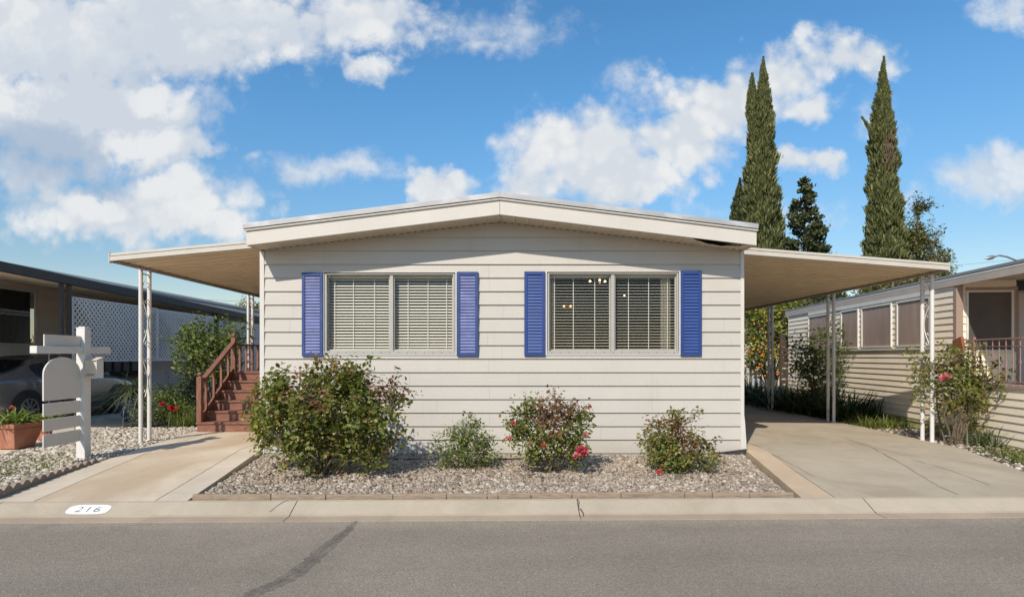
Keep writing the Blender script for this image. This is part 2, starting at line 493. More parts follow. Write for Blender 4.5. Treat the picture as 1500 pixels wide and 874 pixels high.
def inpoly(x, y, poly):
    n = len(poly); c = np.zeros(len(x), bool); j = n-1
    for i in range(n):
        xi, yi = poly[i]; xj, yj = poly[j]
        hit = ((yi > y) != (yj > y)) & (x < (xj-xi)*(y-yi)/((yj-yi) if abs(yj-yi) > 1e-12 else 1e-12)+xi)
        c ^= hit; j = i
    return c

def gravel(name, label, poly, zf, spacing, size, m, seed=3, layers=2):
    rg = np.random.default_rng(seed)
    xs = [p[0] for p in poly]; ys = [p[1] for p in poly]
    PX = []; 
    for L in range(layers):
        gx, gy = np.meshgrid(np.arange(min(xs), max(xs), spacing), np.arange(min(ys), max(ys), spacing))
        gx = gx.ravel()+rg.uniform(-.6, .6, gx.size)*spacing; gy = gy.ravel()+rg.uniform(-.6, .6, gy.size)*spacing
        k = inpoly(gx, gy, poly)
        PX.append(np.stack([gx[k], gy[k], np.full(k.sum(), L*size*0.35)], 1))
    C = np.concatenate(PX); n = len(C)
    C[:, 2] += np.array([zf(x, y) for x, y in C[:, :2]]) + rg.uniform(-.25, .3, n)*size
    v0, f0 = ico()
    V = v0[None]*(1+rg.normal(size=(n, 12, 1))*0.13)
    s = size*np.exp(rg.normal(size=n)*0.3)
    sc = np.stack([np.ones(n), 0.6+0.35*rg.random(n), 0.42+0.3*rg.random(n)], 1)*s[:, None]*0.62
    V = V*sc[:, None, :]
    a = rg.uniform(0, 2*math.pi, n); t = rg.normal(size=n)*0.35
    ct, st = np.cos(t)[:, None], np.sin(t)[:, None]
    y2 = V[..., 1]*ct - V[..., 2]*st; z2 = V[..., 1]*st + V[..., 2]*ct; V[..., 1] = y2; V[..., 2] = z2
    ca, sa = np.cos(a)[:, None], np.sin(a)[:, None]
    x3 = V[..., 0]*ca - V[..., 1]*sa; y3 = V[..., 0]*sa + V[..., 1]*ca; V[..., 0] = x3; V[..., 1] = y3
    V = V + C[:, None, :]
    Fc = (np.arange(n)[:, None, None]*12 + f0[None]).reshape(-1, 3)
    o = np_obj(name, V.reshape(-1, 3), Fc, m, None, smooth=True)
    return tag(o, label, 'gravel', None, 'stuff')
# ---------------------------------------------------------------- camera, light, sky
cam = bpy.data.cameras.new('camera'); camo = bpy.data.objects.new('camera', cam); COL.objects.link(camo)
camo.location = (0, 0, EYE); camo.rotation_euler = (R(90), 0, 0)
cam.sensor_width = 36; cam.lens = F/1500*36; cam.shift_x = 0.002; cam.shift_y = 0.0567
cam.clip_end = 3000; cam.clip_start = 0.05
scene.camera = camo
SUN_D = Vector((0.225, 0.47, -0.44)).normalized()
sl = bpy.data.lights.new('sun', 'SUN'); sl.energy = 4.8; sl.angle = R(0.5); sl.color = (1.0, 0.925, 0.82)
so = bpy.data.objects.new('sun', sl); COL.objects.link(so); so.rotation_euler = SUN_D.to_track_quat('-Z', 'Y').to_euler()
so.location = (-20, -40, 40)
scene.view_settings.view_transform = 'Standard'; scene.view_settings.look = 'None'
scene.view_settings.exposure = 0.0; scene.view_settings.gamma = 1.0
scene.render.engine = 'CYCLES'
scene.cycles.max_bounces = 8; scene.cycles.transparent_max_bounces = 16
scene.cycles.use_denoising = True

world = bpy.data.worlds.new('World'); scene.world = world; world.use_nodes = True
wn = world.node_tree; wn.nodes.clear(); k = NT(wn)
wout = wn.nodes.new('ShaderNodeOutputWorld'); bg = wn.nodes.new('ShaderNodeBackground')
sky = wn.nodes.new('ShaderNodeTexSky'); sky.sky_type = 'NISHITA'; sky.sun_disc = False
sky.sun_elevation = math.asin(-SUN_D.z); sky.sun_rotation = math.atan2(-SUN_D.x, -SUN_D.y)
sky.air_density = 1.0; sky.dust_density = 0.3; sky.ozone_density = 2.2
SKY_STRENGTH = 0.15
hs = wn.nodes.new('ShaderNodeHueSaturation'); hs.inputs['Saturation'].default_value = 1.27; hs.inputs['Value'].default_value = 1.0
k.l(sky.outputs[0], hs.inputs['Color'])
tc = wn.nodes.new('ShaderNodeTexCoord'); d = tc.outputs['Generated']
sep = wn.nodes.new('ShaderNodeSeparateXYZ'); k.l(d, sep.inputs[0])
yy = k.math('MAXIMUM', sep.outputs[1], 0.06)
u = k.math('DIVIDE', sep.outputs[0], yy); v = k.math('DIVIDE', sep.outputs[2], yy)
comb = wn.nodes.new('ShaderNodeCombineXYZ'); k.l(u, comb.inputs[0]); k.l(v, comb.inputs[1])
wa = wn.nodes.new('ShaderNodeTexNoise'); k.l(comb.outputs[0], wa.inputs['Vector']); wa.inputs['Scale'].default_value = 5.0; wa.inputs['Detail'].default_value = 7; wa.inputs['Roughness'].default_value = 0.62
warp = k.vmath('MULTIPLY', k.vmath('SUBTRACT', wa.outputs['Color'], (0.5, 0.5, 0.5)), (0.22, 0.17, 0.0))
q = k.vmath('ADD', comb.outputs[0], warp)
def blob(x, y, rx, ry, w=1.0):
    cu, cv = (x-VX)/F, (VY-y)/F
    dd = k.vmath('LENGTH', k.vmath('MULTIPLY', k.vmath('SUBTRACT', q, (cu, cv, 0)), (F/rx, F/ry, 0)))
    return k.math('MULTIPLY_ADD', dd, -w, w)
def blobs_max(lst):
    acc = None
    for b_ in lst:
        e = blob(*b_)
        acc = e if acc is None else k.math('MAXIMUM', acc, e)
    return acc
# cumulus banks as seen to the north of the street
bank = blobs_max([(40,60,330,130,1.0),(300,30,330,95,1.0),(540,20,150,70,.8),(545,88,70,24,.6),(120,170,260,120,1.0),(30,260,170,70,.55),(250,215,120,52,1.0),(230,300,190,70,1.0),(110,300,140,62,.9),(300,335,90,45,.8),
   (850,220,130,90,1.0),(905,262,130,58,1.0),(780,268,80,48,.95),(640,281,82,40,1.0),
   (990,210,130,62,.9),(1060,140,140,72,.9),(1010,180,90,60,.9),(1230,95,120,58,.85),(1120,115,120,60,.7),(1180,165,60,32,.55),(1180,240,70,32,.75)])
thin = blobs_max([(500,252,105,34,.8),(445,262,50,24,.7),(745,38,125,58,.62),(715,75,60,26,.5),(925,110,60,34,.5),(1025,235,60,18,.6),(1455,262,105,62,1.0),(1500,225,70,40,1.0),(1395,270,50,26,.7),(1480,12,85,38,.8),
   (1180,325,70,30,.45),(1340,300,45,22,.5),(1050,310,60,20,.4),(405,242,30,14,.4),(1290,190,60,40,.35)])
fb = k.noise(comb.outputs[0], 7.5, 9, 0.62, 0.2)
fb2 = k.noise(comb.outputs[0], 26, 6, 0.65, 0.1)
tex = k.math('ADD', k.math('MULTIPLY_ADD', fb, 1.5, -0.75), k.math('MULTIPLY_ADD', fb2, 0.75, -0.375))
vo = wn.nodes.new('ShaderNodeTexVoronoi'); vo.feature = 'SMOOTH_F1'; vo.inputs['Scale'].default_value = 17; vo.inputs['Smoothness'].default_value = 0.35
k.l(k.vmath('ADD', comb.outputs[0], k.vmath('MULTIPLY', warp, (0.25,0.25,0.0))), vo.inputs['Vector'])
vo2 = wn.nodes.new('ShaderNodeTexVoronoi'); vo2.feature = 'SMOOTH_F1'; vo2.inputs['Scale'].default_value = 41; vo2.inputs['Smoothness'].default_value = 0.4
k.l(k.vmath('ADD', comb.outputs[0], k.vmath('MULTIPLY', warp, (0.2,0.2,0.0))), vo2.inputs['Vector'])
bil = k.math('ADD', k.math('MULTIPLY_ADD', vo.outputs['Distance'], -0.65, 0.27), k.math('MULTIPLY_ADD', vo2.outputs['Distance'], -0.45, 0.2))
den_a = k.smooth(k.math('ADD', k.math('ADD', k.math('MULTIPLY', bank, 1.35), k.math('MULTIPLY', tex, 0.95)), k.math('MULTIPLY', bil, 0.7)), -0.04, 0.68)
den_b = k.math('MULTIPLY', k.smooth(k.math('ADD', k.math('MULTIPLY', thin, 1.1), tex), 0.0, 0.85), 0.8)
den = k.math('MAXIMUM', den_a, den_b)
den = k.math('MULTIPLY', den, k.smooth(sep.outputs[1], 0.06, 0.2))
# grey undersides in the thick bank to the left, lumps lit from the upper side
gray = blobs_max([(60,225,230,90,1.0),(150,255,150,50,.8),(200,100,380,60,.45),(860,285,150,34,.4),(180,290,120,30,.5)])
gray = k.math('MULTIPLY', k.smooth(k.math('ADD', gray, k.math('MULTIPLY', tex, 0.7)), -0.02, 0.75), 0.9)
lump = k.noise(k.vmath('ADD', q, (0.012, -0.02, 0)), 9.0, 7, 0.6)
lit = k.math('MAXIMUM', k.math('MULTIPLY', k.smooth(lump, 0.38, 0.66), 0.5), k.math('MULTIPLY', k.smooth(bil, 0.12, -0.25), 0.7))
veil = blobs_max([(110,190,380,190,1.0),(330,60,330,110,.8)])
veil = k.math('MULTIPLY', k.smooth(k.math('ADD', veil, k.math('MULTIPLY', tex, 0.6)), 0.0, 0.5), 0.5)
puff = blobs_max([(225,212,95,42,1.0),(262,272,85,34,1.0),(175,205,60,30,.9),(130,292,95,34,1.0),(300,312,80,40,.9),(60,318,70,26,.8),(250,130,80,40,.9),(20,140,90,44,.9),(430,85,120,40,.8),(560,60,90,40,.8),(330,40,120,40,.5)])
puff = k.smooth(k.math('ADD', puff, k.math('MULTIPLY', tex, 0.9)), 0.15, 0.6)
shade = k.math('MAXIMUM', k.math('MAXIMUM', gray, veil), k.math('MULTIPLY', lit, 0.55))
shade = k.math('MULTIPLY', shade, k.math('MULTIPLY_ADD', puff, -0.85, 1.0))
ccol = k.mix(shade, (5.6, 5.7, 5.75), (2.6, 3.3, 4.3))
low = k.smooth(sep.outputs[2], 0.42, 0.0)
skyc = k.mix(low, hs.outputs[0], k.mix(1.0, hs.outputs[0], (0.76,0.61,0.58), 'MULTIPLY'))
skyc = k.mix(1.0, skyc, (1.24, 1.26, 1.16), 'MULTIPLY')
full = k.mix(den, skyc, ccol)
k.l(full, bg.inputs['Color']); bg.inputs['Strength'].default_value = SKY_STRENGTH
k.l(bg.outputs[0], wout.inputs[0])
world.cycles.sampling_method = 'MANUAL'; world.cycles.sample_map_resolution = 1024

# ---------------------------------------------------------------- materials
M = {}
M['siding'] = siding_mat('siding_paint', (0.483,0.445,0.388), (0.35,0.31,0.25))
M['trim'] = mat('white_trim', (0.58,0.545,0.485), 0.5, 0.04, 3, 0.05, 80, dirt=(0.5,0.46,0.4), dirt_amt=0.2)
M['fascia'] = mat('fascia_paint', (0.56,0.515,0.45), 0.5, 0.05, 1.5, 0.08, 50, dirt=(0.48,0.43,0.36), dirt_amt=0.25, dscale=2.0)
M['roof_edge'] = mat('roof_edge_metal', (0.40,0.39,0.375), 0.5, 0.1, 2.5, 0.1, 40, metal=0.25, dirt=(0.62,0.62,0.62), dirt_amt=0.6, dscale=2.5, stretch=(1,1,3))
M['roof'] = mat('grey_roofing', (0.22,0.22,0.22), 0.8, 0.12, 2)
M['soffit'] = mat('soffit_board', (0.60,0.50,0.38), 0.6, 0.06, 3, island=0.05)
M['alu'] = mat('window_aluminium', (0.40,0.375,0.33), 0.5, 0.06, 5, metal=0.1, dirt=(0.35,0.33,0.30), dirt_amt=0.4, dscale=6)
M['white'] = mat('white_paint', (0.64,0.615,0.565), 0.45, 0.04, 4, dirt=(0.45,0.40,0.33), dirt_amt=0.25, dscale=5)
M['blind'] = mat('blind_slat', (0.74,0.70,0.62), 0.5, 0.03, 4, island=0.05)
M['dark_seal'] = mat('dark_seal', (0.03,0.03,0.03), 0.7)
M['blue_faded'] = mat('faded_blue_frame', (0.020,0.048,0.17), 0.55, 0.12, 8, dirt=(0.06,0.10,0.25), dirt_amt=0.5, dscale=7)
M['lilac_slat'] = mat('faded_lilac_slat', (0.095,0.12,0.29), 0.6, 0.16, 5, island=0.14, dirt=(0.19,0.20,0.365), dirt_amt=0.75, dscale=4)
M['blue'] = mat('blue_shutter_paint', (0.016,0.045,0.185), 0.5, 0.1, 8, dirt=(0.03,0.07,0.225), dirt_amt=0.3, dscale=7)
M['blue_slat'] = mat('blue_shutter_slat', (0.021,0.058,0.215), 0.5, 0.12, 6, island=0.1)
M['glass'] = glass_mat('window_glass', (0.90,0.91,0.89), 1.5, 0.0, 0.6)
M['room'] = mat('room_wall', (0.34,0.28,0.215), 0.8, 0.1, 1)
M['carpet'] = mat('carpet', (0.20,0.16,0.12), 0.95, 0.1, 6)
M['curtain'] = mat('curtain_cloth', (0.62,0.57,0.48), 0.85, 0.05, 4)
M['bulb'] = emit_mat('lit_bulb', (1.0, 0.72, 0.36), 5)
M['bulb_dim'] = emit_mat('warm_bulb', (1.0, 0.42, 0.14), 2.6)
M['brass'] = mat('brass', (0.45,0.30,0.12), 0.35, 0.1, 5, metal=0.9)
M['awning_top'] = mat('awning_paint', (0.52,0.475,0.405), 0.5, 0.05, 2, dirt=(0.36,0.3,0.22), dirt_amt=0.3, dscale=3)
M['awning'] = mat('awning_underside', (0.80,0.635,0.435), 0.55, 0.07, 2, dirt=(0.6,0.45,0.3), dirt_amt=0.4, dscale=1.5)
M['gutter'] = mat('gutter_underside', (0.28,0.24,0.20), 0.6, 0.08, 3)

# ---------------------------------------------------------------- the home
SH = 0.0198                                   # the street runs at a slight angle to the home
def sy(X, Y): return Y + SH*X
XL, XR, YF, YB = -3.775, 3.53, 9.0, 26.0
PK = -0.145
home = thing('mobile_home', 'wide off-white mobile home with lap siding, low gable roof and blue window shutters', 'mobile home', (0, YF, 0.08))
def gable(x, zl=3.20, zp=3.617, ex=0.10):
    t = (x-XL)/(PK-XL) if x < PK else (XR-x)/(XR-PK)
    return zl + (zp-zl)*t + ex
WIN = [(-2.800, -0.830, 1.635, 2.870), (0.563, 2.550, 1.635, 2.880)]    # openings
wall = MB()
zs0 = 1.569 - 7*0.2038
levels = [0.055] + [zs0 + i*0.2038 for i in range(0, 19)]
wl, wr = XL+0.05, XR-0.035
def course(z0, z1):
    cuts = sorted(set([z0, z1] + [z for w in WIN for z in (w[2], w[3]) if z0 < z < z1]))
    H = z1 - z0
    yof = lambda z: YF - 0.025 + 0.022*(z-z0)/H
    for a, b in zip(cuts[:-1], cuts[1:]):
        mid = (a+b)/2
        spans = [(wl, wr)]
        for w in WIN:
            if w[2] <= mid <= w[3]:
                ns = []
                for s0, s1 in spans:
                    if w[0] > s0: ns.append((s0, min(s1, w[0])))
                    if w[1] < s1: ns.append((max(s0, w[1]), s1))
                    if w[1] <= s0 or w[0] >= s1: ns.append((s0, s1))
                spans = [s for s in sorted(set(ns)) if s[1]-s[0] > 1e-4]
                # keep only spans outside this window
                spans = [s for s in spans if not (s[0] < w[0] < s[1]) and not (s[0] < w[1]-1e-6 and s[1] > w[0]+1e-6)]
        for s0, s1 in spans:
            if b <= gable(wl):
                poly = [(s0, a), (s1, a), (s1, b), (s0, b)]
            else:
                def xat(z, side):
                    if z <= gable(wl, ex=0.1): return wl if side < 0 else wr
                    t = (z-3.30)/(0.417)
                    t = min(1, max(0, t))
                    return XL+(PK-XL)*t if side < 0 else XR-(XR-PK)*t
                bb = min(b, 3.70)
                if bb <= a: continue
                poly = [(xat(a,-1), a), (xat(a,1), a), (xat(bb,1), bb), (xat(bb,-1), bb)]
            n = len(poly)
            vs = [(x, yof(z), z) for x, z in poly] + [(poly[0][0], YF+0.004, poly[0][1]), (poly[1][0], YF+0.004, poly[1][1])]
            wall.add(vs, [(0, 1, 2, 3)])
            if abs(a-z0) < 1e-6: wall.add(vs, [(4, 5, 1, 0)], 1)  # board undersides coloured darker to deepen the shadow line under each lap
for z0, z1 in zip(levels[:-1], levels[1:]): course(z0, z1)
# butt joints between siding boards
for x, y in [(484,377),(689,357),(483,397),(716,397),(717,417),(714,496),(1040,436),(716,535),(850,357),(850,377),(717,574),(717,613),(955,574),(955,594),(955,555),(600,555),(760,555),(640,594),(880,633),(1060,535),(430,456),(425,476),(1060,476),(738,456),(735,515),(480,535)]:
    z = EYE - (y-VY)*YF/F; kk = math.floor((z-zs0)/0.2038); z0 = zs0+kk*0.2038; x0 = (x-VX)/F*YF
    vs = [(x0-.0022, YF-.0261, z0+.002), (x0+.0022, YF-.0261, z0+.002), (x0+.0022, YF-.0261+.0216, z0+.2), (x0-.0022, YF-.0261+.0216, z0+.2)]
    wall.add(vs, [(0,1,2,3)], 1)
M['joint'] = mat('siding_joint', (0.36,0.34,0.31), 0.7)  # butt joints, and the shade painted under the laps
wall.build('front_wall', [M['siding'], M['joint']], home, fix=False)
# side and back walls
sw = MB()
for xx, sgn in ((XL+0.02, -1), (XR-0.02, 1)):
    for i in range(17):
        z0 = max(0.055, zs0+(i-1)*0.2038); z1 = zs0+i*0.2038
        if i == 16: z1 = 3.3
        sw.add([(xx+sgn*0.016, YF+0.03, z0), (xx+sgn*0.016, YB, z0), (xx+sgn*0.003, YB, z1), (xx+sgn*0.003, YF+0.03, z1), (xx, YF+0.03, z0), (xx, YB, z0)], [(0,1,2,3),(4,5,1,0)])
sw.add([(XL,YB,0.05),(XR,YB,0.05),(XR,YB,3.25),(PK,YB,3.7),(XL,YB,3.25)], [(0,1,2,3,4)])
sw.build('side_wall', M['siding'], home, fix=False)
# corner trims, the right one kicked out at its foot
c1 = MB(); c1.box(XL-0.006, XL+0.062, YF-0.03, YF-0.004, 0.06, 3.19).box(XL-0.006, XL+0.012, YF-0.004, YF+0.07, 0.06, 3.19)
c1.build('corner_trim', M['trim'], home, bevel=0.004)
c2 = MB()
zz = [0.07, 0.35, 0.62, 0.72, 3.19]; off = [0.045, 0.03, 0.012, 0.0, 0.0]
for i in range(4):
    a, b = off[i], off[i+1]
    x0, x1 = XR-0.045, XR+0.008
    c2.add([(x0,YF-0.028,zz[i]),(x1+a,YF-0.03,zz[i]),(x1+a,YF+0.06,zz[i]),(x0,YF,zz[i]),(x0,YF-0.028,zz[i+1]),(x1+b,YF-0.03,zz[i+1]),(x1+b,YF+0.06,zz[i+1]),(x0,YF,zz[i+1])],
        [(0,1,5,4),(1,2,6,5),(2,3,7,6),(3,0,4,7),(3,2,1,0),(4,5,6,7)])
c2.build('corner_trim', M['trim'], home)
# fallen rubber strip along the foot of the wall
fs_ = MB(); fs_.beam((2.72, YF-0.10, 0.105), (XR+0.04, YF-0.06, 0.20), 0.03, 0.022); fs_.beam((XR-0.05, YF-0.07, 0.19), (XR+0.07, YF-0.12, 0.17), 0.03, 0.02)
fs_.build('loose_edge_strip', M['dark_seal'], home)
bs = MB(); bs.box(XL+0.06, 2.7, YF-0.03, YF-0.02, 0.075, 0.10)
M['rust'] = mat('rusty_strip', (0.14,0.075,0.055), 0.8, 0.25, 6)
bs.build('base_strip', M['rust'], home)
# roof, fascia, soffit
ZFb, ZFt, ZRt = (3.19, 3.632), (3.405, 3.853), (3.492, 3.945)
def chev(xl, xr, lo, hi, y0, y1, dl=0.0, dh=0.0):
    mb = MB()
    for s, xe in ((-1, xl), (1, xr)):
        p = [(xe, lo[0]+dl), (PK, lo[1]+dl), (PK, hi[1]+dh), (xe, hi[0]+dh)]
        mb.extr(p, 'y', y0, y1)
    return mb
fa = MB()
for xa, xb in ((XL, PK-0.002), (PK+0.002, XR)):
    za = lambda x, pr: pr[0]+(pr[1]-pr[0])*((x-XL)/(PK-XL) if x <= PK else (XR-x)/(XR-PK))
    fa.extr([(xa, za(xa,ZFb)), (xb, za(xb,ZFb)), (xb, za(xb,ZFt)), (xa, za(xa,ZFt))], 'y', 8.50, 8.53)
fa.box(XL, XL+0.02, 8.53, YF-0.03, 3.19, 3.405).box(XR-0.02, XR, 8.53, YF-0.03, 3.19, 3.405)
fa.build('fascia', M['fascia'], home, bevel=0.003)
ed = chev(XL-0.03, XR+0.012, (ZFt[0]-0.012, ZFt[1]-0.012), (ZFt[0]+0.004, ZFt[1]+0.004), 8.475, 8.50)
ed.build('drip_strip', M['trim'], home)
rf = chev(XL-0.035, XR+0.015, ZFt, ZRt, 8.462, 8.60, dl=0.016)
rf.build('roof_edge', M['roof_edge'], home, bevel=0.004)
rr_ = MB()
for s, xe in ((-1, XL-0.03), (1, XR+0.01)):
    rr_.extr([(xe, ZFt[0]-0.03), (PK, ZFt[1]-0.03), (PK, ZRt[1]-0.004), (xe, ZRt[0]-0.004)], 'y', 8.60, YB+0.3)
rr_.build('roof', M['roof'], home)
so_ = MB()
nst = 36
for i in range(nst):
    xa = XL + (XR-XL)*i/nst + 0.002; xb = XL + (XR-XL)*(i+1)/nst - 0.002
    for (p0, p1) in ([(xa, PK-0.001), (PK+0.001, xb)] if xa < PK < xb else [(xa, xb)]):
        def fz(x): return ZFb[0]+0.012+(ZFb[1]-0.012-ZFb[0])*((x-XL)/(PK-XL) if x <= PK else (XR-x)/(XR-PK))
        def sag(x):
            t = (x-2.62)/(3.46-2.62)
            return math.sin(math.pi*t)**0.7 if 0 < t < 1 else 0.0
        seg = 4
        for j in range(seg):
            a = p0+(p1-p0)*j/seg; b = p0+(p1-p0)*(j+1)/seg
            ya = 8.532 + 0.17*sag(a); yb = 8.532+0.17*sag(b)
            za_, zb_ = fz(a), fz(b); da, db = 0.035*sag(a)+0.006*math.sin(a*31)*(sag(a) > 0), 0.035*sag(b)+0.006*math.sin(b*31)*(sag(b) > 0)
            so_.add([(a,ya,za_-da),(b,yb,zb_-db),(b,YF+0.01,zb_-0.003),(a,YF+0.01,za_-0.003),(a,ya,za_-da+.006),(b,yb,zb_-db+.006),(b,YF+0.01,zb_+.004),(a,YF+0.01,za_+.004)],
                    [(3,2,1,0),(4,5,6,7),(0,1,5,4)])
vn = so_
for i in range(70):
    x = XL+0.05+(XR-XL-0.1)*i/69
    vn.box(x-0.02, x+0.02, YF-0.06, YF-0.03, fz(x)-0.006, fz(x)-0.0035, 1)
so_.build('soffit', [M['soffit'], M['dark_seal']], home, fix=False)
# inside
rm = MB(); x0, x1, y0, y1, z0, z1 = XL+0.06, XR-0.06, YF+0.16, 14.0, 0.85, 3.1
rm.add([(x0,y0,z0),(x1,y0,z0),(x1,y1,z0),(x0,y1,z0),(x0,y0,z1),(x1,y0,z1),(x1,y1,z1),(x0,y1,z1)], [(4,5,6,7),(3,2,6,7),(0,3,7,4),(1,2,6,5)])
rm.box(-0.18, -0.08, y0, y1, z0, z1)
rm.build('interior_wall', M['room'], home, fix=False)
fl = MB(); fl.add([(x0,y0,z0+.01),(x1,y0,z0+.01),(x1,y1,z0+.01),(x0,y1,z0+.01)], [(0,1,2,3)]); fl.build('interior_floor', M['carpet'], home, fix=False)

# windows
def window(w, tilt, name_label, curtain=False, mullx=None):
    xa, xb, za, zb = w
    fr = MB(); t = 0.030; d0, d1 = YF-0.030, YF+0.075
    fr.box(xa, xb, d0, d1, zb-t, zb).box(xa, xb, d0-0.006, d1, za, za+0.05).box(xa, xa+t, d0, d1, za+0.05, zb-t).box(xb-t, xb, d0, d1, za+0.05, zb-t)
    for i in range(15):
        x = xa+0.07+(xb-xa-0.14)*i/14
        fr.box(x-0.006, x+0.006, d0-0.009, d0-0.0065, za+0.022, za+0.030, 1)
    f = fr.build('window', [M['alu'], M['dark_seal']], home)
    tag(f, name_label)
    # mounting flange with screw heads
    fl_ = MB(); e = 0.024
    fl_.box(xa-e, xb+e, YF-0.034, YF-0.024, zb, zb+0.008).box(xa-e, xb+e, YF-0.034, YF-0.024, za-0.014, za).box(xa-e, xa-.006, YF-0.034, YF-0.024, za, zb).box(xb+.006, xb+e, YF-0.034, YF-0.024, za, zb)
    fl_.build('window_flange', M['white'], f)
    mu = MB(); mu.box(mullx-0.026, mullx+0.026, YF-0.012, YF+0.06, za+0.05, zb-t)
    mu.box(mullx-0.029, mullx-0.026, YF+0.0, YF+0.06, za+0.05, zb-t)
    # sash rails inside the frame
    for p0, p1, yy in ((xa+t, mullx-0.03, 0.035), (mullx+0.026, xb-t, 0.015)):
        mu.box(p0, p1, YF+yy, YF+yy+0.02, zb-t-0.02, zb-t).box(p0, p1, YF+yy, YF+yy+0.02, za+0.05, za+0.072)
        mu.box(p0, p0+0.018, YF+yy, YF+yy+0.02, za+0.072, zb-t-0.02).box(p1-0.018, p1, YF+yy, YF+yy+0.02, za+0.072, zb-t-0.02)
    mu.build('sash', M['alu'], f, bevel=0.002)
    gl = MB()
    for p0, p1, yy in ((xa+t+.018, mullx-0.03-.018, 0.045), (mullx+0.026+.018, xb-t-.018, 0.025)):
        gl.add([(p0,YF+yy,za+0.072),(p1,YF+yy,za+0.072),(p1,YF+yy,zb-t-0.02),(p0,YF+yy,zb-t-0.02)], [(0,1,2,3)])
    gl.build('pane', M['glass'], f, fix=False)
    sd = MB(); sd.box(xa, xb, YF-0.0345, YF-0.0302, zb-0.016, zb-0.001).box(xa-.005, xa+.004, YF-.033, YF-.0302, za, zb-.016).box(xb-.004, xb+.005, YF-.033, YF-.0302, za, zb-.016)
    sd.build('window_seal', M['dark_seal'], f)
    # reveal
    rv = MB(); rv.box(xa-.01, xa, YF+.004, YF+.16, za-.01, zb+.01).box(xb, xb+.01, YF+.004, YF+.16, za-.01, zb+.01).box(xa, xb, YF+.076, YF+.16, za-.01, za).box(xa, xb, YF+.076, YF+.16, zb, zb+.01)
    rv.build('reveal', M['white'], f)
    # venetian blind
    bl = MB(); yb_ = YF+0.125; ww = 0.048; n = int((zb-za-0.13)/0.0445)
    bl.box(xa+0.02, xb-0.02, yb_-0.025, yb_+0.025, zb-0.075, zb-0.03)
    for i in range(n):
        z = zb-0.095-i*0.0445; tl = R(tilt + rng.uniform(-1.5,1.5)); sgx = rng.uniform(-.002,.002)
        dy, dz = math.cos(tl)*ww/2, math.sin(tl)*ww/2
        xa2, xb2 = xa+0.025, xb-0.025
        # outer (street) edge low
        cz = 0.003
        bl.add([(xa2,yb_-dy,z-dz),(xb2,yb_-dy,z-dz+sgx),(xb2,yb_,z+cz+sgx),(xa2,yb_,z+cz),(xb2,yb_+dy,z+dz+sgx),(xa2,yb_+dy,z+dz)], [(0,1,2,3),(3,2,4,5)])
        bl.add([(xa2,yb_-dy,z-dz-.0022),(xb2,yb_-dy,z-dz-.0022+sgx),(xb2,yb_,z+cz-.0022+sgx),(xa2,yb_,z+cz-.0022),(xb2,yb_+dy,z+dz-.0022+sgx),(xa2,yb_+dy,z+dz-.0022)], [(3,2,1,0),(5,4,2,3)])
        bl.add([(xa2,yb_-dy,z-dz-.0022),(xb2,yb_-dy,z-dz-.0022+sgx),(xb2,yb_-dy,z-dz+sgx),(xa2,yb_-dy,z-dz)], [(0,1,2,3)])
    zl_ = zb-0.095-n*0.0445
    bl.box(xa+0.025, xb-0.025, yb_-0.022, yb_+0.022, zl_-0.005, zl_+0.013)
    for fx in (0.06, 0.205, 0.37, 0.63, 0.785, 0.93):
        x = xa+(xb-xa)*fx
        bl.box(x-0.0045, x+0.0045, yb_-0.031, yb_-0.029, zl_, zb-0.03)
    bl.build('blind', M['blind'], f, fix=False)
    if curtain:
        for (c0, c1_) in ((xa+0.01, xa+0.13), (xb-0.22, xb-0.07)):
            cu = MB(); nn = 14; pts = [(c0+(c1_-c0)*i/nn, YF+0.2+0.02*math.sin(i*1.7)) for i in range(nn+1)]
            for (a, b) in zip(pts[:-1], pts[1:]):
                cu.add([(a[0],a[1],za-.05),(b[0],b[1],za-.05),(b[0],b[1],zb+.02),(a[0],a[1],zb+.02)], [(0,1,2,3)])
            cu.build('curtain', M['curtain'], f, smooth=True, fix=False)
    return f
window(WIN[0], 32, 'window with closely tilted cream blinds', mullx=(573.5-VX)/F*YF)
window(WIN[1], 5, 'window with open blinds and lamps showing behind', curtain=True, mullx=(897.5-VX)/F*YF)

def shutter(xa, xb, za, zb, mf, ms, lab):
    fr = MB(); y0, y1 = YF-0.056, YF-0.0255; w = 0.045
    fr.box(xa, xa+w, y0, y1, za, zb).box(xb-w, xb, y0, y1, za, zb).box(xa+w, xb-w, y0, y1, zb-w-0.008, zb).box(xa+w, xb-w, y0, y1, za, za+w)
    fr.box(xa+w, xb-w, YF-0.032, YF-0.0265, za+w, zb-w-0.008)
    s = fr.build('shutter', mf, home, bevel=0.004); tag(s, lab)
    lv = MB(); n = 25; z0 = za+w+0.003; p = (zb-w-0.008-z0)/n
    for i in range(n):
        z = z0+i*p
        lv.add([(xa+w,YF-0.051,z+0.004),(xb-w,YF-0.051,z+0.004),(xb-w,YF-0.034,z+p*0.98),(xa+w,YF-0.034,z+p*0.98),(xa+w,YF-0.043,z-0.001),(xb-w,YF-0.043,z-0.001)], [(0,1,2,3),(4,5,1,0)])
    lv.build('louvre', ms, s, fix=False)
px = lambda x: (x-VX)/F*8.96
pz = lambda y: EYE-(y-VY)/F*8.96
shutter(px(442.5), px(473), pz(521.5), pz(399), M['blue_faded'], M['lilac_slat'], 'faded shutter with lilac louvres')
shutter(px(669.5), px(700.5), pz(521.5), pz(398), M['blue_faded'], M['lilac_slat'], 'faded shutter with lilac louvres')
shutter(px(768), px(798.5), pz(521), pz(397.5), M['blue'], M['blue_slat'], 'bright blue shutter')
shutter(px(997), px(1027.5), pz(521), pz(396.5), M['blue'], M['blue_slat'], 'bright blue shutter')

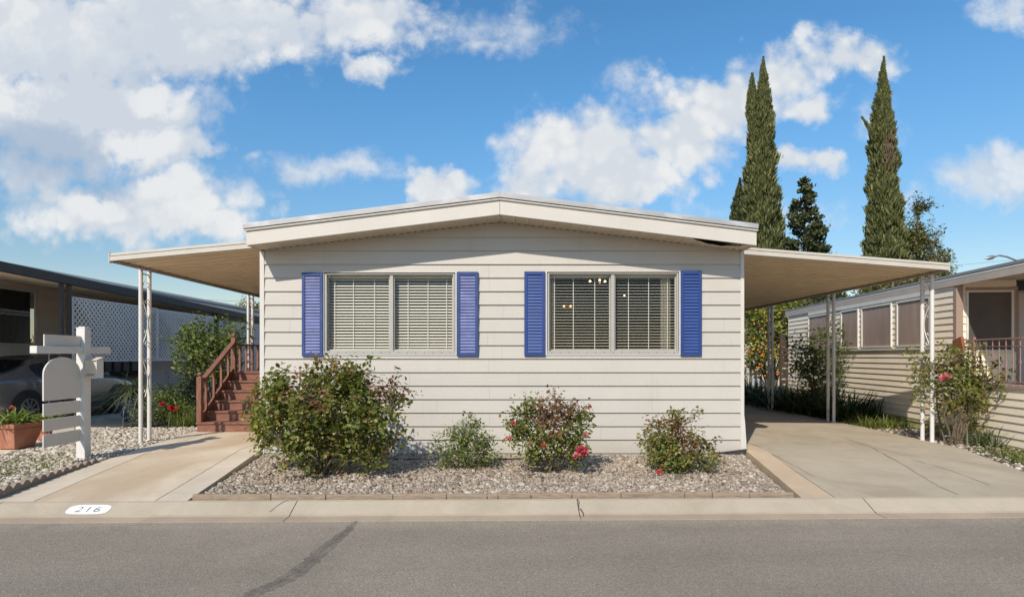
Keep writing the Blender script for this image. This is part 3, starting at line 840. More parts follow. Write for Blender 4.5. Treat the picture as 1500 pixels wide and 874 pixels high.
# lamps seen inside
def lamp(name, label, cat, c, bulbs, bm_, r):
    t = thing(name, label, cat, tuple(c))
    s = MB(); s.tube([(c.x, c.y, 3.09), (c.x, c.y, c.z+0.05)], 0.008, 6); s.lathe([(0.02,0.0),(0.045,0.03),(0.02,0.07)], (c.x, c.y, c.z), 10)
    for b in bulbs: s.tube([(c.x, c.y, c.z+0.03), (c.x+b[0]*0.6, c.y+b[1]*0.6, c.z-0.02), (c.x+b[0], c.y+b[1], c.z+0.02+b[2]-r)], 0.008, 5)
    s.build('lamp_frame', M['brass'], t, smooth=True)
    for b in bulbs:
        bb = MB(); bb.lathe([(0.002,-r),(r*0.7,-r*0.7),(r,0),(r*0.7,r*0.7),(0.002,r)], (c.x+b[0], c.y+b[1], c.z+0.02+b[2]), 10)
        bb.build('bulb', bm_, t, smooth=True)
lamp('chandelier', 'small brass chandelier with bright lit bulbs behind the right window blinds', 'chandelier', P(877, 413.5, 11.0), [(-.16,0,0),(.12,.02,0),(0,-.12,.01),(.03,.12,0)], M['bulb'], 0.022)
lamp('pendant_lamp', 'dim orange twin-bulb lamp glowing deep behind the right window blinds', 'lamp', P(831, 449.5, 12.4), [(-.07,0,0),(.07,0,0)], M['bulb_dim'], 0.026)
lamp('pendant_lamp', 'single small white bulb glowing behind the right half of the right window', 'lamp', P(914, 434.5, 12.0), [(0.0,-.05,0)], M['bulb'], 0.016)

# ---------------------------------------------------------------- patio awnings on posts
def awning(label, xh, xo, zh, zo, y0, y1, post_x, post_y, zb, ridge_h=0.06, per=0.27):
    s = 1 if xo > xh else -1
    t = thing('carport_awning', label, 'carport awning', (post_x, post_y[0], zb), group='flat metal awnings on paired white posts')
    zt = lambda x: zh+(zo-zh)*(x-xh)/(xo-xh)
    sh = MB(); drop = 0.05
    y = y0+0.03; prof = []
    while y < y1:
        prof += [(y, -ridge_h), (y+per*0.72, -ridge_h), (y+per*0.75, 0), (y+per*0.95, 0), (y+per*0.98, -ridge_h)]
        y += per
    for (a, b) in zip(prof[:-1], prof[1:]):
        vs = []
        for (yy, dz) in (a, b):
            for x in (xh, xo-s*0.04): vs.append((x, yy, zt(x)-drop+dz))
        vs2 = [(v_[0], v_[1], v_[2]+0.012) for v_ in vs]
        sh.add(vs+vs2, [(0,1,3,2),(6,7,5,4)])
    sh.build('roof_panel', M['awning'], t, fix=False)
    cap = MB(); cap.add([(xh, y0+.02, zt(xh)-drop+.03),(xo-s*.04, y0+.02, zt(xo-s*.04)-drop+.03),(xo-s*.04, y1, zt(xo-s*.04)-drop+.03),(xh, y1, zt(xh)-drop+.03)], [(0,1,2,3)])
    cap.build('roof_skin', M['awning_top'], t, fix=False)
    # stepped front fascia
    fa_ = MB()
    def bar(ya, yb, dt, db, x2=None):
        x2 = xo if x2 is None else x2
        fa_.add([(xh,ya,zt(xh)-db),(x2,ya,zt(x2)-db),(x2,yb,zt(x2)-db),(xh,yb,zt(xh)-db),(xh,ya,zt(xh)-dt),(x2,ya,zt(x2)-dt),(x2,yb,zt(x2)-dt),(xh,yb,zt(xh)-dt)],
            [(3,2,1,0),(4,5,6,7),(0,1,5,4),(1,2,6,5),(2,3,7,6),(3,0,4,7)])
    bar(y0, y0+0.04, 0.0, 0.038); bar(y0+0.012, y0+0.045, 0.038, 0.05); bar(y0-0.006, y0+0.05, 0.05, 0.115)
    fa_.build('front_fascia', M['awning_top'], t, bevel=0.003)
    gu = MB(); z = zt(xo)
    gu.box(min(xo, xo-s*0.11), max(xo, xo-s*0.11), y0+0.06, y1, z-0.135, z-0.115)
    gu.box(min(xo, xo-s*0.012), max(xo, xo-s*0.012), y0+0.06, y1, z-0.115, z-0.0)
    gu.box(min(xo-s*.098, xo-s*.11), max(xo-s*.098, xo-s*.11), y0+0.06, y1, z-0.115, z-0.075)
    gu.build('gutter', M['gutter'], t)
    ec = MB(); ec.box(min(xo, xo+s*0.015), max(xo, xo+s*0.015), y0-0.01, y0+0.06, z-0.14, z+0.012); ec.build('gutter_end_cap', M['awning_top'], t, bevel=0.003)
    top = zo-0.135
    for yp in post_y:
        pr = []
        for dy in (-0.115, 0.115):
            pm = MB(); pm.tube([(post_x, yp+dy, zb-0.03), (post_x, yp+dy, top)], 0.032, 12)
            pm.tube([(post_x, yp+dy, zb-0.01), (post_x, yp+dy, zb+0.03)], 0.036, 12)
            pr.append(pm.build('post', M['white'], t, smooth=True))
        sc_ = MB()
        # wavy bar with C scrolls, as in wrought iron
        n = 60; zz0, zz1 = zb+0.75, top-0.12
        nper = 2.0
        pts = [(post_x, yp+0.078*math.sin(2*math.pi*nper*i/n), zz0+(zz1-zz0)*i/n) for i in range(n+1)]
        sc_.tube(pts, 0.008, 5)
        for j in range(int(nper*2)):
            zc = zz0+(zz1-zz0)*(j+0.5)/(nper*2); sg = -1 if j % 2 == 0 else 1
            for dz in (-0.13, 0.13):
                sp = []
                for i in range(22):
                    a = i/21*1.7*math.pi; r = 0.052*(1-0.55*i/21)
                    sp.append((post_x, yp+sg*(0.055-r*math.cos(a)), zc+dz+(1 if dz > 0 else -1)*r*math.sin(a)))
                sc_.tube(sp, 0.007, 5)
        sc_.tube([(post_x, yp-0.1, top-0.06), (post_x, yp+0.1, top-0.06)], 0.012, 6)
        sc_.build('scrollwork', M['white'], t, smooth=True)
    return t
awning('narrow cream metal awning with scrolled posts over the brown steps', XL, -6.015, 3.354, 3.150, 8.93, 17.2, -6.02, [9.8, 13.78], 0.19)
awning('wide cream metal carport awning with scrolled posts over the bare right driveway', XR, 6.985, 3.358, 3.088, 9.45, 21.5, 6.955, [9.9, 12.87, 15.85, 18.8], 0.20)
# ---------------------------------------------------------------- ground, street, drives
def struct(o): o['kind'] = 'structure'; return o
M['earth'] = mat('dry_earth', (0.16,0.125,0.085), 0.95, 0.3, 2.0, 0.5, 30, dirt=(0.10,0.11,0.045), dirt_amt=0.5, dscale=0.8)
M['asphalt'] = asphalt_mat()
M['kerb'] = concrete_mat('kerb_concrete', (0.425,0.355,0.265), (0.31,0.25,0.17), 0.45, 1.2)
M['gutter_pan'] = concrete_mat('gutter_concrete', (0.40,0.315,0.225), (0.30,0.235,0.17), 0.5, 1.4)
M['drive_mid'] = concrete_mat('stained_concrete', (0.61,0.50,0.365), (0.45,0.325,0.205), 0.75, 0.55, 0.40, 0.64)
M['drive_edge'] = concrete_mat('pale_concrete', (0.60,0.51,0.39), (0.40,0.32,0.22), 0.35, 0.8)
M['drive_grey'] = concrete_mat('grey_tan_concrete', (0.43,0.36,0.262), (0.30,0.235,0.16), 0.6, 1.1)
M['drive_tan'] = concrete_mat('tan_concrete', (0.53,0.40,0.27), (0.41,0.295,0.185), 0.4, 0.7)
M['crack'] = mat('crack_filler', (0.085,0.075,0.062), 0.9, 0.3, 6)
def sheet(name, poly, z, m):
    mb = MB(); mb.add([(p[0], p[1], z(*p) if callable(z) else z) for p in poly], [tuple(range(len(poly)))])
    return struct(mb.build(name, m, None, fix=False))
sheet('ground', [(-900,-900),(900,-900),(900,900),(-900,900)], -0.25, M['earth'])
W_ = 130
sheet('road', [(-W_,-14),(W_,-14),(W_,sy(W_,5.86)),(-W_,sy(-W_,5.86))], 0.0, M['asphalt'])
# far side of the street, behind the camera
sheet('pavement', [(-W_,-60),(W_,-60),(W_,-14.2),(-W_,-14.2)], 0.05, M['drive_edge'])
sheet('soil', [(-W_,sy(-W_,6.1)),(W_,sy(W_,6.1)),(W_,200),(-W_,200)], 0.07, M['earth'])
# rolled kerb, one cross section along the street
prof = [(0.0,-0.05),(0.0,0.006),(0.16,0.010),(0.185,0.022),(0.345,0.092),(0.37,0.104),(0.41,0.112),(0.412,0.05)]
kb = MB(); n = len(prof); xs = [-W_,-14,-11,-8.2,-5.2,-2.2,0.70,3.72,6.7,9.7,12.7,W_]
kmask = []
for a, b in zip(xs[:-1], xs[1:]):
    a2, b2 = a+0.004, b-0.004
    for i in range(n-1):
        (y0, z0), (y1, z1) = prof[i], prof[i+1]
        kb.add([(a2,sy(a2,5.80)+y0,z0),(b2,sy(b2,5.80)+y0,z0),(b2,sy(b2,5.80)+y1,z1),(a2,sy(a2,5.80)+y1,z1)], [(0,1,2,3)], 1 if i < 3 else 0)
kerb = struct(kb.build('kerb', [M['kerb'], M['gutter_pan']], None, fix=False))
sheet('kerb_footing', [(-W_,sy(-W_,5.81)),(W_,sy(W_,5.81)),(W_,sy(W_,6.24)),(-W_,sy(-W_,6.24))], -0.02, M['crack'])
# crooked cracks across the kerb
def ribbon(name, pts, w, m, zf, jit=0.3, seed=1, struct_=True, sub=6):
    rr = random.Random(seed); P_ = []
    for (a, b) in zip(pts[:-1], pts[1:]):
        for i in range(sub):
            t = i/sub; P_.append((a[0]+(b[0]-a[0])*t, a[1]+(b[1]-a[1])*t))
    P_.append(pts[-1]); mb = MB(); L = []
    for i, p in enumerate(P_):
        a = P_[max(0,i-1)]; b = P_[min(len(P_)-1,i+1)]
        dx, dy = b[0]-a[0], b[1]-a[1]; l = math.hypot(dx, dy) or 1; nx, ny = -dy/l, dx/l
        tt = i/(len(P_)-1); ww = (w(tt) if callable(w) else w)
        o_ = rr.uniform(-1,1)*jit*ww; ww *= 1+rr.uniform(-.5,.5)*jit*1.5
        for s in (-1, 1):
            x, y = p[0]+nx*(o_+s*ww/2), p[1]+ny*(o_+s*ww/2); L.append((x, y, zf(x, y)))
    for i in range(len(P_)-1): mb.add([L[2*i],L[2*i+1],L[2*i+3],L[2*i+2]], [(0,1,2,3)])
    o = mb.build(name, m, None, fix=False); return struct(o) if struct_ else o
def kz(x, y):
    t = y - sy(x, 5.80)
    for (y0, z0), (y1, z1) in zip(prof[1:-2], prof[2:-1]):
        if t <= y1: return z0+(z1-z0)*max(0,(t-y0))/(y1-y0)+0.004
    return 0.116
def kp(x, t): return (x, sy(x, 5.80)+t)
M['joint_dark'] = mat('concrete_joint', (0.17,0.135,0.1), 0.95, 0.2, 8)
for i, (x, pts) in enumerate([(0.70, [(0.70,.40),(0.715,.33),(0.70,.27),(0.735,.2),(0.74,.1)]), (-2.35, [(-2.30,.41),(-2.37,.32),(-2.42,.22)]), (-6.4, [(-6.4,.4),(-6.37,.2)])]):
    ribbon('kerb_crack', [kp(*p) for p in pts], 0.012 if i == 0 else 0.007, M['crack'] if i == 0 else M['joint_dark'], kz, 0.5, 5+i)
# road marks: a dark tyre-shaped seal line curling to the kerb, thin cracks
M['seal'] = None
def road_mark_mat():
    m, k, out = new_mat('worn_seal')
    p = geo_pos(k); n1 = k.noise(p, 26, 5, 0.7); n2 = k.noise(p, 5, 4, 0.6)
    b = k.nt.nodes.new('ShaderNodeBsdfPrincipled'); b.inputs['Base Color'].default_value = (0.085,0.08,0.074,1); b.inputs['Roughness'].default_value = 0.85
    t = k.nt.nodes.new('ShaderNodeBsdfTransparent'); mx = k.nt.nodes.new('ShaderNodeMixShader')
    f = k.math('MULTIPLY', k.smooth(k.math('ADD', n1, k.math('MULTIPLY', n2, 0.7)), 0.55, 1.05), 0.34)
    k.l(f, mx.inputs[0]); k.l(t.outputs[0], mx.inputs[1]); k.l(b.outputs[0], mx.inputs[2]); k.l(mx.outputs[0], out.inputs[0]); return m
M['seal'] = road_mark_mat()
def rp(x, y): Y = F*EYE/(y-VY); return ((x-VX)/F*Y, Y)
curve = [rp(522,763), rp(508,777), rp(485,795), rp(462,815), rp(438,836), rp(405,854), rp(370,871), rp(330,892)]
ribbon('road_stain', curve, lambda t: 0.05+0.09*math.sin(min(1,t*1.6)*math.pi*0.6), M['seal'], lambda x, y: 0.004, 0.15, 3)
curve2 = [(p[0]+0.01, p[1]) for p in curve]
ribbon('road_crack', curve2[:6], 0.009, M['seal'], lambda x, y: 0.007, 0.9, 8)

# drives: a ramp up from the kerb, flat beyond the front of the home
def dz(x, y):
    a = sy(x, 6.21); t = (y-a)/(9.0-a)
    return 0.112+(0.195-0.112)*min(1, max(0, t))
def drive(name, rows, m, zb=0.0):
    """rows: (Y, xleft, xright) in order of Y"""
    mb = MB()
    for (Y0, a0, b0), (Y1, a1, b1) in zip(rows[:-1], rows[1:]):
        q0 = sy(a0, Y0) if Y0 < 6.5 else Y0; q1 = sy(b0, Y0) if Y0 < 6.5 else Y0
        mb.slab([(a0,q0),(b0,q1),(b1,Y1),(a1,Y1)], dz, zb)
    return struct(mb.build(name, m, None))
g = 0.012
lx = [(6.215,-5.33),(7.4,-5.53),(9.0,-5.66),(11.0,-5.93),(13,-5.95)]
li = [(6.215,-4.90),(7.4,-5.12),(9.0,-5.37),(11.0,-5.55),(13,-5.6)]
ri = [(6.215,-3.66),(7.4,-3.84),(9.0,-4.08),(11.0,-4.1),(13,-4.1)]
rx = [(6.215,-3.34),(7.4,-3.52),(9.0,-3.77),(11.0,-3.77),(13,-3.77)]
Z_ = lambda A, B, da=0, db=0: [(a[0], a[1]+da, b[1]+db) for a, b in zip(A, B)]
drive('driveway', Z_(lx, li, 0, -g), M['drive_edge'])
drive('driveway', Z_(li, ri, 0, -g), M['drive_mid'])
drive('driveway', Z_(ri, rx, 0, 0), M['drive_edge'])
a1 = [(6.215,3.08),(7.5,3.30),(9.0,3.56),(12.0,3.56),(22.0,3.56)]
a2 = [(6.215,3.44),(7.5,3.62),(9.0,3.87),(12.0,3.9),(22.0,3.9)]
a3 = [(6.215,6.30),(7.5,6.50),(9.14,6.93),(12.0,7.05),(22.0,7.05)]
drive('driveway', Z_(a1, a2, 0, -g), M['drive_tan'])
drive('driveway', [(6.215,3.44,6.25),(7.5,3.62,6.48),(9.135,3.875,6.93)], M['drive_grey'])
drive('driveway', [(9.15,3.875,6.93),(12.0,3.9,7.05),(22.0,3.9,7.05)], M['drive_grey'])
M['joint_dark'] = mat('concrete_joint', (0.17,0.135,0.1), 0.95, 0.2, 8)
sheet('driveway_joint', [(-5.3,sy(-5.3,6.19)),(-3.35,sy(-3.35,6.19)),(-3.77,9.0),(-3.8,13),(-5.9,13),(-5.6,9.0)], lambda x, y: dz(x, y)-0.016, M['joint_dark'])
sheet('driveway_joint', [(3.1,sy(3.1,6.19)),(6.25,sy(6.25,6.19)),(6.9,9.0),(7.0,21),(3.6,21),(3.57,9.0)], lambda x, y: dz(x, y)-0.016, M['joint_dark'])
def dp(x, y):
    Y = F*1.44/(y-VY)
    for _ in range(4): Y = F*(EYE-dz((x-VX)/F*Y, Y))/(y-VY)
    return ((x-VX)/F*Y, Y)
dzc = lambda x, y: dz(x, y)+0.004
M['hair'] = mat('hair_crack', (0.265,0.215,0.155), 0.9, 0.2, 5)
ribbon('driveway_crack', [dp(1238,642), dp(1270,652), dp(1290,662), dp(1318,677), dp(1345,694), dp(1375,712), dp(1404,724)], 0.010, M['hair'], dzc, 0.8, 21)
ribbon('driveway_crack', [dp(1130,664), dp(1160,680), dp(1195,699)], 0.006, M['hair'], dzc, 0.8, 24)
ribbon('driveway_crack', [dp(1335,672), dp(1390,688), dp(1450,710)], 0.008, M['hair'], dzc, 0.8, 26)
# neighbour's slab to the left
sl_ = MB(); sl_.slab([(-7.40,sy(-7.4,6.3)),(-7.42,8.6),(-7.85,10.8),(-8.05,15.5),(-12.2,16.5),(-12.2,sy(-12.2,6.3))], lambda x, y: 0.112+0.075*min(1,max(0,(y-6.2)/3)), 0.0)
struct(sl_.build('driveway', M['drive_edge'], None))

# gravel beds
M['stones'] = stones_mat('bed_stones', [(0.0,(0.13,0.105,0.08)),(0.14,(0.22,0.175,0.13)),(0.32,(0.34,0.265,0.19)),(0.44,(0.36,0.26,0.19)),(0.54,(0.25,0.19,0.14)),(0.64,(0.39,0.32,0.245)),(0.80,(0.52,0.46,0.375)),(0.88,(0.29,0.24,0.19)),(1.0,(0.43,0.345,0.25))])
M['stones_pale'] = stones_mat('pale_river_stones', [(0.0,(0.17,0.14,0.10)),(0.2,(0.36,0.30,0.22)),(0.45,(0.52,0.45,0.35)),(0.7,(0.60,0.54,0.45)),(0.85,(0.33,0.27,0.20)),(1.0,(0.52,0.42,0.31))])
M['bed_dirt'] = mat('bed_dirt', (0.14,0.115,0.09), 0.95, 0.3, 8, 0.5, 60)
bed = [(-3.30,sy(-3.3,6.29)),(3.03,sy(3.03,6.29)),(3.50,8.97),(-3.74,8.97)]
sheet('bed_soil', bed, 0.088, M['bed_dirt'])
gravel('gravel', 'mixed tan and grey pebbles covering the bed in front of the home', [(-3.28,sy(-3.3,6.30)),(3.01,sy(3.03,6.30)),(3.49,8.95),(-3.72,8.95)], lambda x, y: 0.090+0.006*math.sin(x*3.1+y*2)+0.012*(y-6.3)/2.7, 0.027, 0.035, M['stones'], 3)
lbed = [(-5.36,sy(-5.36,6.27)),(-5.56,7.4),(-5.69,9.0),(-5.96,11.0),(-5.97,11.9),(-7.9,11.6),(-7.82,10.8),(-7.39,8.6),(-7.38,sy(-7.4,6.27))]
sheet('bed_soil', lbed, 0.125, M['bed_dirt'])
gravel('gravel', 'pale rounded stones of the bed beside the left driveway', lbed, lambda x, y: 0.128+0.012*math.sin(x*2.3+y*1.7)+0.045*max(0,min(1,(y-6.5)/4)), 0.036, 0.046, M['stones_pale'], 5)
M['chips'] = stones_mat('dusty_chips', [(0.0,(0.14,0.11,0.08)),(0.4,(0.27,0.21,0.155)),(0.7,(0.40,0.34,0.27)),(1.0,(0.54,0.49,0.42))])
rbed = [(6.30,sy(6.3,6.27)),(6.55,7.5),(7.0,9.14),(7.1,12.0),(7.1,14.0),(8.3,14.0),(8.0,11.0),(7.9,8.5),(7.6,sy(7.6,6.27))]
gravel('gravel', 'dusty stone chips scattered over the earth along the right driveway edge', rbed, lambda x, y: 0.085+0.07*max(0,min(1,(y-6.3)/2.5)), 0.075, 0.045, M['chips'], 6, 1)
rs = MB(); rs.slab(rbed, lambda x, y: 0.08+0.075*max(0,min(1,(y-6.3)/2.5)), 0.0); struct(rs.build('bed_soil', M['earth'], None))

# wooden edging boards along the kerb
M['edge_wood'] = wood_mat('edging_wood', (0.30,0.225,0.155), (0.17,0.125,0.085), (2,18,18), 0.8)
eg = thing('garden_edging', 'low weathered brown wooden edging between the pebble bed and kerb', 'garden edging', (-3.3, sy(-3.3,6.24), 0.10))
cx = [288,401,480,577,655,714,730,778,838,910,1004,1045,1100,1166]
for i, (a, b) in enumerate(zip(cx[:-1], cx[1:])):
    x0, x1 = (a-VX)/F*6.26+0.0025, (b-VX)/F*6.26-0.0025
    mb = MB(); dzz = rng.uniform(-.006,.006); dy = rng.uniform(-.006,.006)
    mb.add([(x0,sy(x0,6.235)+dy,0.09),(x1,sy(x1,6.235)+dy,0.09),(x1,sy(x1,6.275)+dy,0.09),(x0,sy(x0,6.275)+dy,0.09),(x0,sy(x0,6.235)+dy,0.163+dzz),(x1,sy(x1,6.235)+dy,0.163+dzz),(x1,sy(x1,6.275)+dy,0.165+dzz),(x0,sy(x0,6.275)+dy,0.165+dzz)],
        [(3,2,1,0),(4,5,6,7),(0,1,5,4),(1,2,6,5),(2,3,7,6),(3,0,4,7)])
    mb.build('board', M['edge_wood'], eg, bevel=0.008)
# scalloped concrete edging on the left
se = MB(); M['scallop'] = concrete_mat('scallop_concrete', (0.27,0.215,0.165), (0.15,0.115,0.085), 0.6, 3)
pts = [(-5.36,sy(-5.36,6.24)),(-5.55,7.4),(-5.62,8.1)]
xa, ya = -5.70, sy(-5.7,5.95)
N = 0
path = []
for (a, b) in zip(pts[:-1], pts[1:]):
    L = math.hypot(b[0]-a[0], b[1]-a[1]); m_ = int(L/0.02)
    for i in range(m_): path.append((a[0]+(b[0]-a[0])*i/m_, a[1]+(b[1]-a[1])*i/m_))
for (p, q, i) in zip(path[:-1], path[1:], range(len(path))):
    za = 0.175+0.05*abs(math.sin(i*0.02/0.15*math.pi)); zb_ = 0.175+0.05*abs(math.sin((i+1)*0.02/0.15*math.pi))
    dn = 0.028
    se.add([(p[0]-dn,p[1],0.08),(p[0]+dn,p[1],0.08),(p[0]+dn,p[1],za),(p[0]-dn,p[1],za),(q[0]-dn,q[1],0.08),(q[0]+dn,q[1],0.08),(q[0]+dn,q[1],zb_),(q[0]-dn,q[1],zb_)], [(3,2,6,7),(1,5,6,2),(0,3,7,4)]+([(0,1,2,3)] if i == 0 else []))
tag(se.build('garden_edging', M['scallop'], None, fix=False), 'scalloped concrete edging strip between pale stones and left driveway', 'garden edging')
# painted house number on the kerb
M['paint'] = mat('kerb_paint', (0.78,0.77,0.74), 0.6, 0.04, 12, dirt=(0.48,0.42,0.33), dirt_amt=0.75, dscale=9)
M['ink'] = mat('stencil_paint', (0.13,0.13,0.135), 0.7, 0.2, 20)
def slope_pt(x, s):       # s along the sloping face 0..1
    t = 0.185+0.16*s; return Vector((x, sy(x,5.80)+t, 0.022+0.07*s+0.004))
num = thing('painted_number', 'white painted patch with dark number 216 on the kerb face', 'house number', tuple(slope_pt(-4.32, 0.5)))
xa, xb = (92-VX)/F*5.92, (154-VX)/F*5.92
mb = MB(); outl = []
for i in range(40):
    a = 2*math.pi*i/40; cx_ = math.copysign(abs(math.cos(a))**0.5, math.cos(a)); sx_ = math.copysign(abs(math.sin(a))**0.6, math.sin(a))
    outl.append(slope_pt((xa+xb)/2+cx_*(xb-xa)/2, 0.52+0.43*sx_))
mb.add(outl, [tuple(range(40))]); mb.build('paint_patch', M['paint'], num, fix=False)
tcv = bpy.data.curves.new('digits', 'FONT'); tcv.body = '216'; tcv.size = 0.125; tcv.align_x = 'CENTER'; tcv.align_y = 'CENTER'; tcv.extrude = 0.0; tcv.space_character = 1.15; tcv.offset = -0.0022
tmp = bpy.data.objects.new('tmp', tcv); COL.objects.link(tmp); bpy.context.view_layer.update()
dme = bpy.data.meshes.new_from_object(tmp.evaluated_get(bpy.context.evaluated_depsgraph_get())); bpy.data.objects.remove(tmp)
dme.materials.clear(); dme.materials.append(M['ink'])
to = bpy.data.objects.new('digits', dme); COL.objects.link(to)
to.parent = num
ex = Vector((1, SH, 0)).normalized(); ey = Vector((0, 0.16, 0.07)).normalized(); ez = ex.cross(ey)
c_ = slope_pt((xa+xb)/2, 0.5) + ez*0.003 - Vector(num.location)
to.matrix_local = Matrix(((ex.x*1.25, ey.x, ez.x, c_.x), (ex.y*1.25, ey.y, ez.y, c_.y), (ex.z*1.25, ey.z, ez.z, c_.z), (0,0,0,1)))
# irrigation hose in the bed
M['hose'] = mat('black_hose', (0.025,0.022,0.02), 0.6)
hs_ = MB(); hp = [(-2.0,8.62,.13),(-1.3,8.5,.128),(-.6,8.42,.13),(-.1,8.5,.135),(.4,8.6,.13),(.9,8.72,.13),(1.3,8.78,.12)]
hs_.tube(hp, 0.011, 6); tag(hs_.build('irrigation_hose', M['hose'], None, smooth=True), 'thin black irrigation hose lying along the pebble bed', 'hose')
# ---------------------------------------------------------------- brown steps
M['redwood'] = wood_mat('red_brown_wood', (0.22,0.094,0.058), (0.115,0.048,0.031), (2,10,10), 0.55)
M['redpost'] = wood_mat('red_brown_posts', (0.23,0.096,0.060), (0.13,0.053,0.034), (10,10,2), 0.55)
st = thing('wooden_steps', 'red brown wooden steps with railing up to a landing beside the home', 'steps', (-5.84, 11.07, 0.195))
x0, x1 = -5.84, -3.83; Y0, run, rise, zb = 11.07, 0.27, 0.182, 0.195
for i in range(6):
    y = Y0+i*run; mb = MB()
    mb.box(x0, x1, y+0.012, y+0.035, zb+i*rise-(0 if i == 0 else 0.02), zb+(i+1)*rise-0.036); mb.build('riser', M['redwood'], st)
    if i < 5:
        for j in range(2):
            mb = MB(); mb.box(x0-0.01, x1, y-0.012+j*0.146, y+0.13+j*0.146, zb+(i+1)*rise-0.036, zb+(i+1)*rise); mb.build('tread', M['redwood'], st, bevel=0.005)
zl = zb+6*rise
for j in range(15):
    mb = MB(); mb.box(x0-0.01, x1, Y0+5*run-0.012+j*0.146, Y0+5*run+0.13+j*0.146, zl-0.036, zl); mb.build('landing_board', M['redwood'], st, bevel=0.005)
mb = MB(); mb.extr([(Y0+.04,zb-.02),(Y0+5*run+2.1,zb-.02),(Y0+5*run+2.1,zl-.04),(Y0+5*run,zl-.04),(Y0+.04,zb+rise-.04)], 'x', x0+.002, x0+.035); mb.build('stringer', M['redwood'], st)
def newel(x, y, z0, z1):
    mb = MB(); mb.box(x-.045, x+.045, y-.045, y+.045, z0, z1)
    o = mb.build('newel_post', M['redpost'], st, bevel=0.006)
    b = MB(); b.lathe([(.036,0),(.024,.012),(.024,.022),(.045,.045),(.048,.062),(.036,.085),(.004,.096)], (x,y,z1), 14); b.build('finial', M['redpost'], o, smooth=True)
nx = x0+0.045
newel(nx, Y0+0.03, zb+rise, zb+1.02)
newel(nx, Y0+5*run+.05, zl, zl+0.70)
newel(nx, Y0+5*run+2.0, zl, zl+0.64)
p0, p1 = Vector((nx, Y0+0.07, zb+0.93)), Vector((nx, Y0+5*run+0.01, zl+0.60))
mb = MB(); mb.beam(p0, p1, 0.10, 0.045); mb.build('handrail', M['redwood'], st, bevel=0.005)
b0, b1 = p0-Vector((0,0,.70)), p1-Vector((0,0,.56)); b0.y -= .02
mb = MB(); mb.beam(b0+(b1-b0)*.03, b1, 0.04, 0.085); mb.build('bottom_rail', M['redwood'], st, bevel=0.005)
for i in range(4):
    t = (i+0.7)/4.4; a = b0+(b1-b0)*t; c = p0+(p1-p0)*t
    mb = MB(); mb.box(nx-.02, nx+.02, a.y-.02, a.y+.02, a.z, c.z); mb.build('baluster', M['redpost'], st)
mb = MB(); mb.beam((nx, Y0+5*run+.09, zl+.565), (nx, Y0+5*run+1.96, zl+.565), .085, .035); mb.build('handrail', M['redwood'], st)
for i in range(6):
    y = Y0+5*run+.33+i*.3; mb = MB(); mb.box(nx-.02, nx+.02, y-.02, y+.02, zl, zl+.55); mb.build('baluster', M['redpost'], st)
# ---------------------------------------------------------------- realtor sign
M['sign_white'] = mat('sign_white', (0.66,0.635,0.585), 0.45, 0.03, 3, dirt=(0.5,0.45,0.38), dirt_amt=0.2, dscale=5)
M['sign_blank'] = mat('blank_sign_panel', (0.61,0.565,0.50), 0.6, 0.015, 2)
M['box_cream'] = mat('brochure_box_plastic', (0.62,0.52,0.40), 0.4, 0.06, 12)
M['red_text'] = mat('red_print', (0.45,0.05,0.03), 0.6)
sx, syy, gz = -5.98, 8.33, 0.17
sg = thing('yard_sign', 'white yard sign post with blank beige hanging panels in the pale stones', 'yard sign', (sx, syy, gz))
mb = MB(); mb.box(sx-.062, sx+.062, syy-.062, syy+.062, gz-.1, 1.99)
po = mb.build('post', M['sign_white'], sg, bevel=0.008)
mb = MB(); mb.box(sx-.066, sx+.066, syy-.066, syy+.066, 1.99, 2.005).box(sx-.045, sx+.045, syy-.045, syy+.045, 2.005, 2.018); mb.build('post_cap', M['sign_white'], po, bevel=0.006)
mb = MB(); mb.box(sx-.046, sx+.046, 7.45, syy-.064, 1.640, 1.735).box(sx-.046, sx+.046, syy+.064, 8.83, 1.640, 1.735)
mb.build('arm', M['sign_white'], sg, bevel=0.006)
mb = MB(); mb.box(sx-.008, sx+.008, 7.62, syy-.066, 1.737, 1.885); mb.build('rider_panel', M['sign_blank'], sg, bevel=0.002)
# arched hanging panel and the three panels below it
def ypx(x): return -sx*0 + (sx*F/(x-VX))
ya, yb = ypx(63), ypx(117)-0.0
zt, z1 = 1.60, 1.03
arch = []
for i in range(17):
    a = math.pi*i/16; arch.append(((ya+yb)/2 - math.cos(a)*(yb-ya)/2, 1.37+0.225*math.sin(a)))
mb = MB(); mb.extr([(yb, z1), (ya, z1)]+arch, 'x', sx-.010, sx+.010); hp_ = mb.build('hanging_panel', M['sign_blank'], sg, bevel=0.002)
zz = [(0.995,0.83),(0.79,0.635),(0.595,0.43)]
for a, b in zz:
    mb = MB(); mb.box(sx-.008, sx+.008, ya, yb, b, a); mb.build('hanging_panel', M['sign_blank'], sg, bevel=0.002)
mb = MB()
for y in (ya+.1, yb-.1):
    mb.tube([(sx, y, 1.64), (sx, y, 1.52)], 0.005, 5)
    for z in (1.01, .81, .615): mb.tube([(sx, y, z+.03), (sx, y, z-.03)], 0.004, 5)
mb.build('hook', mat('grey_steel', (0.35,0.35,0.35), 0.4, metal=0.8), sg)
